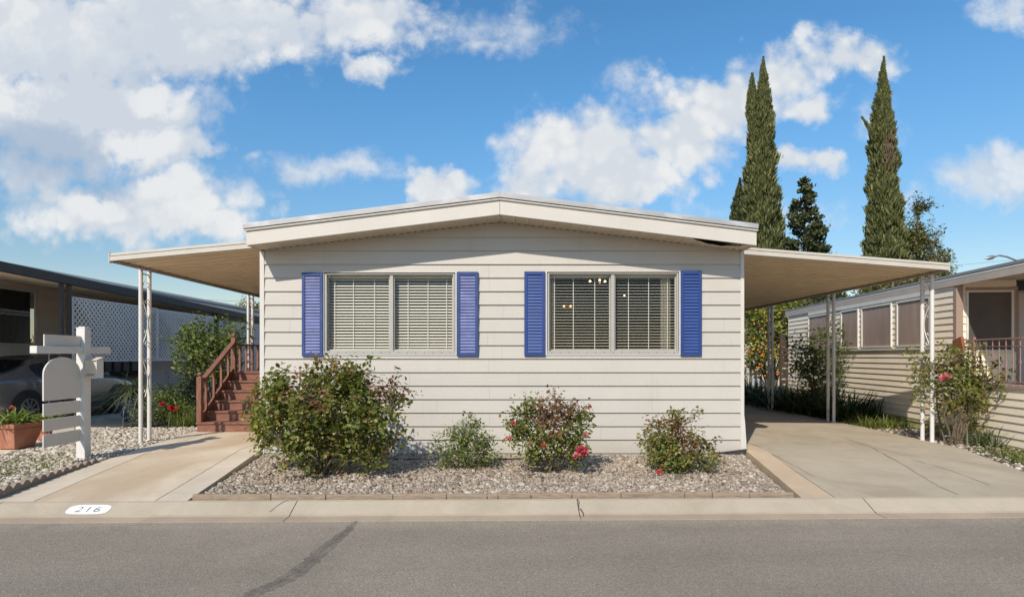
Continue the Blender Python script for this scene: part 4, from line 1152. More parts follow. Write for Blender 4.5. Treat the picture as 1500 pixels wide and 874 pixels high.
# brochure box
bx0, bx1, by0, by1, bz0, bz1 = sx+.066, sx+.235, syy-.05, syy+.05, 1.30, 1.545
mb = MB(); mb.box(bx0, bx1, by0-.03, by1-.01, bz0, bz1).extr([(by0-.055,bz1+.002),(by1,bz1+.002),(by1,bz1+.05)], 'x', bx0-.01, bx1+.01)
bxo = mb.build('brochure_box', M['box_cream'], sg, bevel=0.004)
mb = MB(); mb.box(bx0-.013, bx1+.008, by0-.037, by0-.033, bz0-.008, bz0+.01).box(bx0-.012, bx0, by0-.04, by1, bz0, bz1).box(bx1, bx1+.01, by0-.04, by1, bz0, bz1).box(bx0, bx1, by0-.037, by0-.033, bz1-.012, bz1)
mb.build('box_frame', M['sign_white'], bxo)
mb = MB()
for r_, (a, b) in enumerate([(.03,.14),(.042,.13)]):
    x = bx0+a*0.9
    while x < bx0+b: 
        w = rng.uniform(.006,.016); mb.box(x, x+w, by0-.0325, by0-.031, bz0+.035+r_*.016, bz0+.044+r_*.016); x += w+.004
mb.build('print', M['red_text'], bxo)
mb = MB(); mb.box(sx-.075, sx-.062, syy-.02, syy+.05, 1.30, 1.42); mb.build('box_strap', mat('grey_strap', (0.4,0.4,0.4), 0.5), sg)

# ---------------------------------------------------------------- left neighbour
M['taupe'] = mat('taupe_siding', (0.76,0.64,0.53), 0.65, 0.06, 2, island=0.05)
M['charcoal'] = mat('charcoal_trim', (0.07,0.059,0.052), 0.7, 0.12, 4)
M['soffit_l'] = mat('beige_soffit', (0.82,0.70,0.54), 0.6, 0.06, 3)
M['lattice'] = mat('white_lattice', (0.82,0.74,0.68), 0.55, 0.04, 4)
M['dark_room'] = mat('dark_curtain', (0.06,0.055,0.05), 0.9, 0.4, 6, stretch=(6,6,.6))
M['palegrey'] = mat('pale_grey_panel', (0.46,0.44,0.43), 0.6, 0.06, 2, island=0.04)
nh = thing('neighbour_home', 'taupe neighbouring home on the left with charcoal carport roof and white lattice', 'mobile home', (-12.3, 9.0, 0.1))
XW, XO, YS, YE = -12.3, -9.5, 8.6, 26.0
def ez(Y): return 3.40-0.0233*(Y-9.0)     # top edge height of the eave
wl_ = MB(); wy = (13.0, 15.35); wz = (1.93, 3.24)     # window
z = 0.1
while z < 3.75:
    z2 = z+0.2; cuts = [z, z2] + [c for c in wz if z < c < z2]; cuts.sort()
    for a, b in zip(cuts[:-1], cuts[1:]):
        xo = lambda q: XW+0.016-0.013*(q-z)/0.2
        for (s0, s1) in ([(YS, wy[0]), (wy[1], YE+4)] if wz[0] <= (a+b)/2 <= wz[1] else [(YS, YE+4)]):
            wl_.add([(xo(a),s0,a),(xo(a),s1,a),(xo(b),s1,b),(xo(b),s0,b)], [(0,1,2,3)])
            if abs(a-z) < 1e-6: wl_.add([(XW,s0,a),(XW,s1,a),(xo(a),s1,a),(xo(a),s0,a)], [(0,1,2,3)])
    z = z2
wl_.build('side_wall', M['taupe'], nh, fix=False)
ew = MB(); ew.add([(XW,YS,.1),(XW-7,YS,.1),(XW-7,YS,3.6),(XW-3.5,YS,4.1),(XW,YS,3.7)], [(0,1,2,3,4)]); ew.add([(XW,YE+4,.1),(XW-7,YE+4,.1),(XW-7,YE+4,3.6),(XW-3.5,YE+4,4.1),(XW,YE+4,3.7)], [(0,1,2,3,4)])
ew.build('end_wall', M['taupe'], nh)
rf_ = MB(); rf_.extr([(XW-7.2,3.55),(XW-3.5,4.0),(XW+.02,3.72),(XW+.02,3.82),(XW-3.5,4.12),(XW-7.2,3.66)], 'y', YS-.3, YE+4.3); rf_.build('roof', M['roof'], nh)
f = MB(); e = .07
f.box(XW+.0, XW+.045, wy[0]-e, wy[0], wz[0]-e, wz[1]+e).box(XW, XW+.045, wy[1], wy[1]+e, wz[0]-e, wz[1]+e).box(XW, XW+.045, wy[0], wy[1], wz[0]-e, wz[0]).box(XW, XW+.045, wy[0], wy[1], wz[1], wz[1]+e)
wf = f.build('window', M['white'], nh)
gl = MB(); gl.add([(XW-.0,wy[0],wz[0]),(XW-.0,wy[1],wz[0]),(XW-.0,wy[1],wz[1]),(XW-.0,wy[0],wz[1])], [(0,1,2,3)])
M['glass_dark'] = glass_mat('dark_window_glass', (0.55,0.57,0.55), 1.5, 0.0, 2.0); gl.build('pane', M['glass_dark'], wf, fix=False)
cu = MB(); nn = 60
for i in range(nn):
    a = wy[0]-.1+(wy[1]-wy[0]+.2)*i/nn; b = wy[0]-.1+(wy[1]-wy[0]+.2)*(i+1)/nn
    cu.add([(XW-.2+.04*math.sin(i*1.3),a,wz[0]-.1),(XW-.2+.04*math.sin(i*1.3+1.3),b,wz[0]-.1),(XW-.2+.04*math.sin(i*1.3+1.3),b,wz[1]+.1),(XW-.2+.04*math.sin(i*1.3),a,wz[1]+.1)], [(0,1,2,3)])
cu.build('curtain', M['dark_room'], wf, fix=False)
# carport roof: slopes a little up to the wall, charcoal edge
rp_ = MB()
rp_.add([(XO+.0,YS,ez(YS)-.17),(XO,YE,ez(YE)-.17),(XW,YE,ez(YE)+.14),(XW,YS,ez(YS)+.17)], [(0,1,2,3)])
rp_.build('carport_soffit', M['soffit_l'], nh, fix=False)
rt = MB(); rt.add([(XO,YS,ez(YS)-.02),(XO,YE,ez(YE)-.02),(XW,YE,ez(YE)+.25),(XW,YS,ez(YS)+.25)], [(0,1,2,3)]); rt.build('carport_roof', M['roof'], nh, fix=False)
fe = MB()
fe.add([(XO,YS,ez(YS)-.15),(XO,YE,ez(YE)-.15),(XO,YE,ez(YE)),(XO,YS,ez(YS)),(XO+.09,YS,ez(YS)-.17),(XO+.09,YE,ez(YE)-.17),(XO+.09,YE,ez(YE)+.01),(XO+.09,YS,ez(YS)+.01)], [(0,1,2,3),(7,6,5,4),(3,2,6,7),(0,4,5,1),(0,3,7,4),(1,5,6,2)])
fe.add([(XO,YS,ez(YS)-.15),(XO-2.8,YS,ez(YS)+.12),(XO-2.8,YS,ez(YS)+.26),(XO,YS,ez(YS))], [(0,1,2,3)])
fe.build('gutter', M['charcoal'], nh)
def cpost(Y, w=.07):
    for d_ in (0, .22):
        mb = MB(); mb.box(XO-.02, XO+.05, Y+d_-w/2, Y+d_+w/2, .1, ez(Y)-.18); mb.build('post', M['charcoal'], nh)
for Y in (12.55, 19.0, 23.2): cpost(Y)
def lattice(y0, y1, z0, z1):
    mb = MB(); per, w = .094, .047; X = XO+.03
    for dirn, xo in ((1, 0.0), (-1, 0.007)):
        t = -(z1-z0)
        while t < (y1-y0):
            # strip centre line y = y0+t+s, z = z0+s (or mirrored)
            s0, s1 = max(0, -t), min(z1-z0, (y1-y0)-t)
            if s1-s0 > 0.02:
                pts = []
                for s in (s0, s1):
                    for o_ in (-w/2*1.414, w/2*1.414):
                        yv = min(max(t+s+o_, 0), y1-y0)
                        yv = yv if dirn == 1 else (y1-y0)-yv
                        pts.append((y0+yv, z0+s))
                x_ = X+xo
                mb.add([(x_,*pts[0]),(x_,*pts[1]),(x_,*pts[3]),(x_,*pts[2]),(x_+.006,*pts[0]),(x_+.006,*pts[1]),(x_+.006,*pts[3]),(x_+.006,*pts[2])], [(0,1,2,3),(7,6,5,4),(0,4,5,1),(3,2,6,7),(1,5,6,2),(0,3,7,4)])
            t += per*1.414
    mb.box(X-.01, X+.022, y0-.03, y1+.03, z1, z1+.035).box(X-.01, X+.022, y0-.03, y1+.03, z0-.035, z0).box(X-.01, X+.022, y0-.03, y0, z0, z1).box(X-.01, X+.022, y1, y1+.03, z0, z1)
    return mb.build('lattice_panel', M['lattice'], nh)
lattice(12.86, 15.9, 1.52, 2.86); lattice(15.98, 18.9, 1.52, 2.84)
mb = MB()
for i in range(7): mb.box(XO, XO+.03, 19.35+i*.75, 20.09+i*.75, .15, 2.78-.0*i)
mb.build('grey_panel', M['palegrey'], nh)
mb = MB()
for i in range(7): mb.box(XO-.5, XO-.46+.004*i%.012, 16.2, 19.3, .1+i*.2, .295+i*.2)
mb.build('low_wall', M['palegrey'], nh)
# porch rail under the lattice
mb = MB()
for i in range(9): mb.box(XW+.3, XW+.36, 16.2+i*.42, 16.25+i*.42, 1.15, 1.85)
mb.box(XW+.28, XW+.38, 16.1, 20, 1.8, 1.87).box(XW+.05, XW+.4, 16.1, 20, 1.05, 1.15)
mb.build('porch_railing', M['charcoal'], nh)
mb = MB(); mb.box(XW+.04, XW+.06, 16, 20.5, .95, 2.1); mb.build('pale_skirt', M['palegrey'], nh)

# ---------------------------------------------------------------- parked car
M['carpaint'] = mat('dark_grey_car_paint', (0.20,0.195,0.19), 0.28, 0.05, 3, metal=0.5, coat=1.0)
M['carglass'] = mat('car_glass', (0.012,0.013,0.014), 0.08, 0.1, 3, spec=0.8)
M['tyre'] = mat('tyre_rubber', (0.02,0.02,0.02), 0.85)
M['rim'] = mat('alloy_rim', (0.42,0.42,0.43), 0.35, metal=0.8)
M['lampglass'] = mat('clear_lamp', (0.55,0.55,0.56), 0.12, metal=0.4)
M['black'] = mat('black_plastic', (0.018,0.018,0.018), 0.6)
car = thing('parked_car', 'dark grey sedan parked under the left neighbouring carport beside the lattice', 'car', (-10.72, 13.45, 0.19))
cz = 0.19
# stations along the car (s from tail 0 to nose 4.7): z_bottom, belt z, top z, half width, top half width
ST = [(0.0,.45,.80,.92,.70,.55),(.12,.30,.90,1.00,.84,.66),(.45,.24,.96,1.08,.90,.70),(.9,.22,.97,1.17,.915,.66),(1.4,.2,.96,1.36,.92,.62),(1.95,.2,.95,1.45,.92,.60),(2.5,.2,.93,1.455,.92,.60),(2.95,.2,.92,1.37,.92,.62),(3.4,.2,.92,1.14,.92,.66),(3.68,.21,.91,.99,.915,.72),(4.15,.22,.85,.91,.90,.70),(4.5,.25,.74,.80,.84,.64),(4.66,.30,.62,.68,.74,.55),(4.72,.38,.55,.58,.66,.5)]
X0, Y0c = -10.72, 11.15
def ring(s):
    s_, zb_, bz, tz, hw, tw = s
    half = [(0,zb_),(hw*.86,zb_),(hw*.97,zb_+.14),(hw,zb_+(bz-zb_)*.5),(hw*.985,bz-.05),(hw*.95,bz),(tw,tz-.035),(tw*.75,tz),(0,tz+.012)]
    return half
bd = MB(); RN = []
for s in ST:
    h = ring(s); full_ = [(X0+a, Y0c+s[0], cz+b) for a, b in h] + [(X0-a, Y0c+s[0], cz+b) for a, b in h[-2:0:-1]]
    RN.append(full_)
n = len(RN[0])
for r_ in RN: bd.v += r_
for i in range(len(RN)-1):
    for j in range(n): bd.f.append((i*n+j, i*n+(j+1)%n, (i+1)*n+(j+1)%n, (i+1)*n+j)); bd.m.append(0)
bd.f.append(tuple(range(n))[::-1]); bd.m.append(0); bd.f.append(tuple((len(RN)-1)*n+j for j in range(n))); bd.m.append(0)
bo = bd.build('body', M['carpaint'], car, smooth=True, ang=50)
sb = bo.modifiers.new('sub', 'SUBSURF'); sb.levels = 1; sb.render_levels = 2
def side_glass(sa, sb_, side, name='side_window'):
    mb = MB(); q = []
    def at(s):
        for a, b in zip(ST[:-1], ST[1:]):
            if a[0] <= s <= b[0]:
                t = (s-a[0])/(b[0]-a[0]); return [a[i]+(b[i]-a[i])*t for i in range(6)]
    nsg = 8; lo = []; hi = []
    for i in range(nsg+1):
        s = sa+(sb_-sa)*i/nsg; a = at(s)
        fl_ = lambda f: (X0+side*(a[4]*.95+(a[5]-a[4]*.95)*f+.004), Y0c+s, cz+a[2]+(a[3]-.035-a[2])*f)
        lo.append(fl_(.10)); hi.append(fl_(.82))
    for i in range(nsg): mb.add([lo[i],lo[i+1],hi[i+1],hi[i]], [(0,1,2,3)])
    mb.build(name, M['carglass'], car, smooth=True, fix=False)
for sd in (1, -1):
    side_glass(1.25, 1.62, sd); side_glass(1.68, 2.42, sd); side_glass(2.5, 3.12, sd)
mb = MB()
mb.add([(X0-.60,Y0c+2.98,cz+1.375),(X0+.60,Y0c+2.98,cz+1.375),(X0+.72,Y0c+3.66,cz+1.02),(X0-.72,Y0c+3.66,cz+1.02)], [(0,1,2,3)]); mb.build('windscreen', M['carglass'], car, fix=False)
mb = MB()
mb.add([(X0-.60,Y0c+1.3,cz+1.345),(X0+.60,Y0c+1.3,cz+1.345),(X0+.66,Y0c+.62,cz+1.13),(X0-.66,Y0c+.62,cz+1.13)], [(0,1,2,3)]); mb.build('rear_window', M['carglass'], car, fix=False)
for sd in (1, -1):
    for s in (.95, 3.75):
        xo = X0+sd*.90
        mb = MB(); mb.tube([(xo-sd*.2, Y0c+s, cz+.33), (xo+sd*.028, Y0c+s, cz+.33)], .335, 24)
        w_ = mb.build('wheel', M['tyre'], car, smooth=True)
        mb = MB(); xr = xo+sd*.032
        mb.tube([(xr-sd*.01, Y0c+s, cz+.33), (xr, Y0c+s, cz+.33)], .06, 12)
        for i in range(10):
            a = 2*math.pi*i/10; mb.beam((xr, Y0c+s, cz+.33), (xr, Y0c+s+.225*math.cos(a), cz+.33+.225*math.sin(a)), .03, .02, up=(1,0,0))
        for i in range(24):
            a, b = 2*math.pi*i/24, 2*math.pi*(i+1)/24
            mb.beam((xr, Y0c+s+.225*math.cos(a), cz+.33+.225*math.sin(a)), (xr, Y0c+s+.225*math.cos(b), cz+.33+.225*math.sin(b)), .02, .03, up=(1,0,0))
        mb.build('rim', M['rim'], w_)
        mb = MB()
        for i in range(20):
            a, b = math.pi*(i/20*1.16-.08), math.pi*((i+1)/20*1.16-.08)
            xa_ = xo+sd*.022
            mb.add([(xa_,Y0c+s+.33*math.cos(a),cz+.33+.33*math.sin(a)),(xa_,Y0c+s+.41*math.cos(a),cz+.33+.41*math.sin(a)),(xa_,Y0c+s+.41*math.cos(b),cz+.33+.41*math.sin(b)),(xa_,Y0c+s+.33*math.cos(b),cz+.33+.33*math.sin(b))], [(0,1,2,3)])
        mb.build('wheel_arch', M['black'], car, fix=False)
    mb = MB(); mb.lathe([(.005,-.07),(.07,-.05),(.095,0),(.07,.05),(.005,.07)], (X0+sd*1.0, Y0c+3.1, cz+.99), 10); mo = mb.build('mirror', M['carpaint'], car, smooth=True); 
    mb = MB(); mb.add([(X0+sd*.60,Y0c+4.56,cz+.62),(X0+sd*.83,Y0c+4.34,cz+.66),(X0+sd*.86,Y0c+4.16,cz+.80),(X0+sd*.66,Y0c+4.42,cz+.76)], [(0,1,2,3)]); mb.build('headlight', M['lampglass'], car, fix=False)
    mb = MB(); mb.box(X0+sd*.918-.004, X0+sd*.918+.004, Y0c+1.95, Y0c+2.12, cz+.80, cz+.825); mb.build('door_handle', M['rim'], car)
    mb = MB(); mb.beam((X0+sd*.90,Y0c+1.35,cz+.28),(X0+sd*.90,Y0c+3.35,cz+.28), .05, .10); mb.build('sill', M['black'], car)

# ---------------------------------------------------------------- pots
M['terra'] = mat('terracotta', (0.36,0.135,0.075), 0.75, 0.14, 5, 0.15, 60, dirt=(0.42,0.28,0.21), dirt_amt=0.55, dscale=5)
M['leaf_bright'] = leaf_mat('bright_strap_leaf', [(0.0,(0.10,0.16,0.025)),(0.5,(0.18,0.25,0.045)),(0.85,(0.28,0.32,0.075)),(1.0,(0.38,0.33,0.11))], 0.3)
M['pink'] = leaf_mat('pink_petal', [(0.0,(0.55,0.10,0.11)),(1.0,(0.70,0.25,0.22))], 0.3)
M['soilpot'] = mat('pot_soil', (0.05,0.04,0.03), 0.95)
def strap_plant(root, c, n, L, W, seed, m, spread=.12, up=1.0, bend=.6, name='foliage'):
    rg = np.random.default_rng(seed)
    b = np.array(c)+np.stack([rg.normal(size=n)*spread, rg.normal(size=n)*spread, np.zeros(n)], 1)
    d = np.stack([rg.normal(size=n)*.7, rg.normal(size=n)*.7, np.full(n, up)*(0.6+.6*rg.random(n))], 1)
    V, Fc = blades(b, d, L*(.6+.6*rg.random(n)), W*(.7+.6*rg.random(n)), bend*(.5+rg.random(n)), 5, seed)
    return np_obj(name, V, Fc, m, root)
tp = thing('potted_plant', 'square tapered terracotta planter full of bright strap leaves and pink buds', 'potted plant', (-7.70, 9.25, 0.187))
mb = MB()
def sq(c, w0, d0, w1, d1, z0, z1, rz, mb):
    vs = []
    for (w, d_, z) in ((w0,d0,z0),(w1,d1,z1)):
        for (sx_, sy_) in ((-1,-1),(1,-1),(1,1),(-1,1)):
            x, y = sx_*w/2, sy_*d_/2; vs.append((c[0]+x*math.cos(rz)-y*math.sin(rz), c[1]+x*math.sin(rz)+y*math.cos(rz), z))
    mb.add(vs, [(3,2,1,0),(4,5,6,7),(0,1,5,4),(1,2,6,5),(2,3,7,6),(3,0,4,7)])
sq((-7.70,9.25), .33,.33,.48,.48, .187,.50, R(-8), mb); sq((-7.70,9.25), .52,.52,.54,.54, .503,.575, R(-8), mb)
mb.build('pot', M['terra'], tp, bevel=0.01)
mb = MB(); sq((-7.70,9.25), .47,.47,.47,.47, .577,.585, R(-8), mb); mb.build('soil', M['soilpot'], tp)
strap_plant(tp, (-7.70,9.25,.57), 130, .36, .035, 4, M['leaf_bright'], .12, .95, .55)
for i, (x, y, z) in enumerate([(-7.93,9.12,.88),(-7.80,9.3,.80)]):
    mb = MB(); mb.tube([(x+.06,y+.06,.57),(x+.02,y+.03,.75),(x,y,z)], .006, 5); mb.build('flower_stem', M['leaf_bright'], tp)
    rose_flower(tp, (x,y,z), .038, M['pink'], 40+i, 'flower')
t2 = thing('potted_plant', 'round terracotta pot of green leaves half hidden behind the hanging sign panels', 'potted plant', (-7.95, 10.15, 0.187))
mb = MB(); mb.lathe([(.10,0),(.12,.06),(.10,.12),(.15,.22),(.21,.30),(.225,.30),(.225,.36),(.19,.36),(.17,.30)], (-7.95,10.15,.187), 24); mb.build('pot', M['terra'], t2, smooth=True)
strap_plant(t2, (-7.95,10.15,.50), 60, .34, .03, 6, M['leaf_bright'], .08, .9, .5)
M['blue_glaze'] = mat('blue_glaze', (0.012,0.028,0.12), 0.15, 0.3, 4, spec=0.7)
M['grey_grass'] = leaf_mat('grey_green_blade', [(0.0,(0.08,0.11,0.045)),(0.6,(0.17,0.20,0.10)),(1.0,(0.34,0.34,0.22))], 0.25)
b3 = thing('potted_plant', 'dark blue glazed pot with arching grey green grass beside the parked car', 'potted plant', (-8.22, 13.0, 0.18))
mb = MB(); mb.lathe([(.17,0),(.24,.12),(.30,.32),(.29,.48),(.24,.58),(.26,.62),(.22,.62),(.2,.55)], (-8.22,13.0,.18), 24); mb.build('pot', M['blue_glaze'], b3, smooth=True)
strap_plant(b3, (-8.22,13.0,.76), 620, .85, .016, 9, M['grey_grass'], .10, .75, .9)
# ---------------------------------------------------------------- right neighbour (built in its own turned axes)
M['cream_siding'] = mat('cream_vinyl_siding', (0.84,0.72,0.56), 0.55, 0.04, 2, island=0.03, dirt=(0.60,0.50,0.34), dirt_amt=0.25, dscale=1.5)
M['moss'] = mat('mossy_siding', (0.33,0.31,0.13), 0.8, 0.25, 4)
M['mauve_trim'] = mat('mauve_brown_trim', (0.33,0.235,0.185), 0.6, 0.08, 4)
M['screen'] = mat('brown_sun_screen', (0.34,0.25,0.20), 0.55, 0.2, 2, stretch=(3,3,.4))
M['screen_dark'] = mat('dark_sun_screen', (0.085,0.068,0.058), 0.6, 0.2, 2)
M['grey_fascia'] = mat('grey_fascia', (0.44,0.365,0.295), 0.8, 0.07, 3)
M['rust_iron'] = mat('rusty_iron', (0.33,0.19,0.15), 0.8, 0.2, 10)
M['red_board'] = mat('red_brown_board', (0.25,0.085,0.045), 0.6, 0.12, 6)
M['door_grey'] = mat('pale_door', (0.40,0.385,0.375), 0.5, 0.04, 3)
TH = R(6); SN, CS = math.sin(TH), math.cos(TH)
rh = thing('neighbour_home', 'cream neighbouring home on the right with brown screened windows and corner porch', 'mobile home', (7.96, 10.6, 0.1), -TH)
def loc_t(x):
    r = (x-VX)/F; return (7.96-10.6*r)/(CS*r-SN)
H0 = 0.1
def zl(z): return z-H0                       # local z
LW = 8.2
pan = [(loc_t(1217), loc_t(1186)), (loc_t(1259.5), loc_t(1234)), (loc_t(1308.5), loc_t(1264)), (loc_t(1366), loc_t(1316))]
zwb, zwt = 1.80, 2.75
def lap_wall(mb, y0, y1, z0, z1, holes, axis, at, sgn, step=0.122, ext=0.022):
    z = z0
    while z < z1-1e-6:
        z2 = z+step; cuts = sorted(set([z, min(z2, z1)]+[h for hh in holes for h in hh[2:4] if z < h < min(z2, z1)]))
        for a, b in zip(cuts[:-1], cuts[1:]):
            spans = [(y0, y1)]
            for h in holes:
                if h[2] <= (a+b)/2 <= h[3]:
                    ns = []
                    for s in spans:
                        if h[1] <= s[0] or h[0] >= s[1]: ns.append(s); continue
                        if h[0] > s[0]: ns.append((s[0], h[0]))
                        if h[1] < s[1]: ns.append((h[1], s[1]))
                    spans = ns
            o = lambda q: at + sgn*(ext-(ext-.003)*(q-z)/step)
            for s0, s1 in spans:
                pt = (lambda t, q, off: (off, t, zl(q))) if axis == 'y' else (lambda t, q, off: (t, off, zl(q)))
                mb.add([pt(s0,a,o(a)),pt(s1,a,o(a)),pt(s1,b,o(b)),pt(s0,b,o(b))], [(0,1,2,3)])
                if abs(a-z) < 1e-6: mb.add([pt(s0,a,at),pt(s1,a,at),pt(s1,a,o(a)),pt(s0,a,o(a))], [(0,1,2,3)])
        z = z2
mb = MB(); holes = [(a, b, zwb, zwt) for a, b in pan]
lap_wall(mb, 0.02, LW, 0.37, 3.0, holes, 'y', 0.0, -1)
mb.build('side_wall', M['cream_siding'], rh, local=True, fix=False)
mb = MB(); lap_wall(mb, 0.02, LW, 0.06, 0.37, [], 'y', 0.0, -1); lap_wall(mb, -3.2, 0.0, 0.06, 0.215, [], 'y', 0.0, -1); mb.build('base_course', M['moss'], rh, local=True, fix=False)
mb = MB(); mb.box(-.012, .35, LW, LW+.05, zl(.06), zl(2.98)).add([(0,LW+.05,zl(.06)),(7,LW+.05,zl(.06)),(7,LW+.05,zl(3.0)),(0,LW+.05,zl(3.0))], [(0,1,2,3)]); mb.build('rear_wall', M['cream_siding'], rh, local=True)
# recessed porch: front wall, deck, skirt
wx0, wx1, wz0_, wz1_ = .19, .90, 1.72, 2.74
dx0 = .985
mb = MB(); lap_wall(mb, 0.0, 4.5, 1.13, 3.0, [(wx0, wx1, wz0_, wz1_), (dx0, 1.95, 1.13, 3.0)], 'x', 0.0, -1, step=.132)
mb.build('porch_wall', M['cream_siding'], rh, local=True, fix=False)
mb = MB(); mb.box(-.03, .085, -.06, .02, zl(1.12), zl(2.92)); mb.build('corner_trim', M['mauve_trim'], rh, local=True, bevel=.004)
mb = MB(); lap_wall(mb, -3.2, 0.0, 0.215, 1.10, [], 'y', 0.0, -1); mb.build('porch_skirt', M['cream_siding'], rh, local=True, fix=False)
mb = MB(); mb.box(-.03, 4.5, -3.2, -.06, zl(1.09), zl(1.13)); mb.build('porch_deck', M['mauve_trim'], rh, local=True)
mb = MB(); lap_wall(mb, 0.0, 4.5, .06, 1.09, [], 'x', -3.2, -1); mb.build('porch_front', M['cream_siding'], rh, local=True, fix=False)
def fr_win(x0, x1, z0, z1, mS):
    t = .035; mb = MB()
    mb.box(x0-t, x0, -.035, .01, zl(z0-t), zl(z1+t)).box(x1, x1+t, -.035, .01, zl(z0-t), zl(z1+t)).box(x0, x1, -.035, .01, zl(z0-t), zl(z0)).box(x0, x1, -.035, .01, zl(z1), zl(z1+t))
    w = mb.build('window', M['white'], rh, local=True)
    mb = MB(); mb.box(x1+t, x1+t+.07, -.03, .0, zl(z0-t), zl(z1+t+.06)).box(x0-t, x1+t, -.03, .0, zl(z1+t), zl(z1+t+.05)); mb.build('window_casing', M['mauve_trim'], w, local=True)
    mb = MB(); mb.box(x0, x1, -.012, -.006, zl(z0), zl(z1)); mb.build('sun_screen', mS, w, local=True)
fr_win(wx0, wx1, wz0_, wz1_, M['screen_dark'])
mb = MB(); mb.box(dx0, 1.95, -.02, .03, zl(1.13), zl(2.72)); dr = mb.build('door', M['door_grey'], rh, local=True)
mb = MB(); mb.box(dx0+.0, dx0+.03, -.04, -.02, zl(1.13), zl(2.76)).box(dx0, 1.95, -.04, -.02, zl(2.72), zl(2.76)); mb.build('door_frame', M['mauve_trim'], dr, local=True)
for a, b in pan:
    t = .04; mb = MB()
    mb.box(-.05, .01, a, a+t, zl(zwb), zl(zwt)).box(-.05, .01, b-t, b, zl(zwb), zl(zwt)).box(-.05, .01, a+t, b-t, zl(zwb), zl(zwb+.035)).box(-.05, .01, a+t, b-t, zl(zwt-.035), zl(zwt))
    w = mb.build('window', M['white'], rh, local=True)
    mb = MB(); mb.box(-.028, -.018, a+t, b-t, zl(zwb+.035), zl(zwt-.035)); mb.build('sun_screen', M['screen'], w, local=True)
mb = MB(); mb.box(-.045, .0, pan[3][0]-.0, pan[0][1], zl(2.78), zl(2.86)).box(-.05, 0.0, pan[3][0], pan[0][1], zl(1.74), zl(1.775)); mb.build('header_trim', M['white'], rh, local=True)
# eave and low roof
mb = MB(); mb.box(-.045, -.015, -3.6, LW+.2, zl(2.86), zl(3.0)); mb.build('fascia', M['grey_fascia'], rh, local=True)
mb = MB(); mb.box(-.049, -.045, -3.62, LW+.22, zl(2.985), zl(3.012)); mb.build('drip_strip', M['white'], rh, local=True)
mb = MB(); mb.extr([(-.055,zl(3.022)),(3.4,zl(3.32)),(3.4,zl(3.40)),(-.055,zl(3.07))], 'y', -3.62, LW+.22).extr([(3.4,zl(3.32)),(7.2,zl(3.02)),(7.2,zl(3.07)),(3.4,zl(3.40))], 'y', -3.62, LW+.22); mb.build('roof', M['roof'], rh, local=True)
mb = MB(); mb.box(0.0, 4.5, -3.6, -.03, zl(2.95), zl(2.965)); mb.build('soffit', M['soffit'], rh, local=True)
mb = MB(); mb.box(3.9, 4.02, -3.25, -3.13, zl(1.13), zl(2.95)); mb.build('porch_post', M['mauve_trim'], rh, local=True)
# rusty iron rail along the porch edge
mb = MB(); mb.box(-.015, .02, -3.15, -.1, zl(1.875), zl(1.895)).box(-.012, .012, -3.15, -.1, zl(1.20), zl(1.215)); mb.box(-.01,.01,-3.15,-.1, zl(1.76), zl(1.77))
y = -.18; i = 0
while y > -3.15:
    w = .018 if i == 2 else .0055
    mb.box(-w, w, y-w, y+w, zl(1.13), zl(1.93 if i == 2 else 1.88)); 
    if i != 2: mb.box(-.012, .012, y-.012, y+.012, zl(1.50), zl(1.53))
    y -= .15; i += 1
mb.build('iron_railing', M['rust_iron'], rh, local=True)
mb = MB(); mb.beam((-.06, -.30, zl(1.83)), (-.06, -.07, zl(1.76)), .05, .25); mb.build('rail_end_board', M['red_board'], rh, local=True)

# ---------------------------------------------------------------- picket fence, slatted gate panel, sheds behind
M['picket'] = mat('white_picket_paint', (0.62,0.56,0.47), 0.6, 0.06, 4, island=.05)
pf = thing('picket_fence', 'low white picket fence beyond the dark strappy plants under the right carport', 'fence', (7.2, 23.6, .08))
x = 7.3
while x < 13.5:
    mb = MB(); mb.extr([(x-.05,.10),(x+.05,.10),(x+.05,1.10),(x,1.20),(x-.05,1.10)], 'y', 23.58, 23.60); mb.build('picket', M['picket'], pf); x += .205
mb = MB(); mb.box(7.2, 13.5, 23.605, 23.64, .35, .43).box(7.2, 13.5, 23.605, 23.64, .88, .96); mb.build('rail', M['picket'], pf)
M['dark_slat'] = wood_mat('dark_brown_slat', (0.075,0.045,0.03), (0.03,0.02,0.015), (2,2,12))
gp = thing('garden_screen', 'dark brown slatted wooden screen standing behind the shrub under the carport', 'wooden screen', (9.1, 19.8, .08))
x0, x1 = (1145-VX)/F*19.8, (1169-VX)/F*19.8
for i in range(12):
    mb = MB(); mb.box(x0, x1, 19.8, 19.83, .15+i*.18, .29+i*.18); mb.build('slat', M['dark_slat'], gp)
mb = MB(); mb.box(x0-.05, x0, 19.78, 19.86, .05, 2.35).box(x1, x1+.05, 19.78, 19.86, .05, 2.35); mb.build('upright', M['dark_slat'], gp)
M['shed'] = mat('pale_shed_wall', (0.50,0.44,0.36), 0.7, 0.08, 2)
sd = thing('garden_shed', 'pale garden shed partly hidden by the orange tree behind the right carport', 'shed', (11.2, 28, .08))
mb = MB(); 
for i in range(15): mb.box(9.4-.004*(i%2), 13.8, 28-.006*(i%2), 31, .1+i*.17, .267+i*.17)
mb.build('wall', M['shed'], sd)
mb = MB(); mb.extr([(9.2,2.64),(14.0,2.64),(14,2.72),(11.6,3.5),(9.2,2.72)], 'y', 27.8, 31.2); mb.build('roof', M['roof'], sd)
mb = MB(); mb.box(11.4, 12.2, 27.97, 27.99, .15, 2.1); mb.build('door', M['door_grey'], sd)

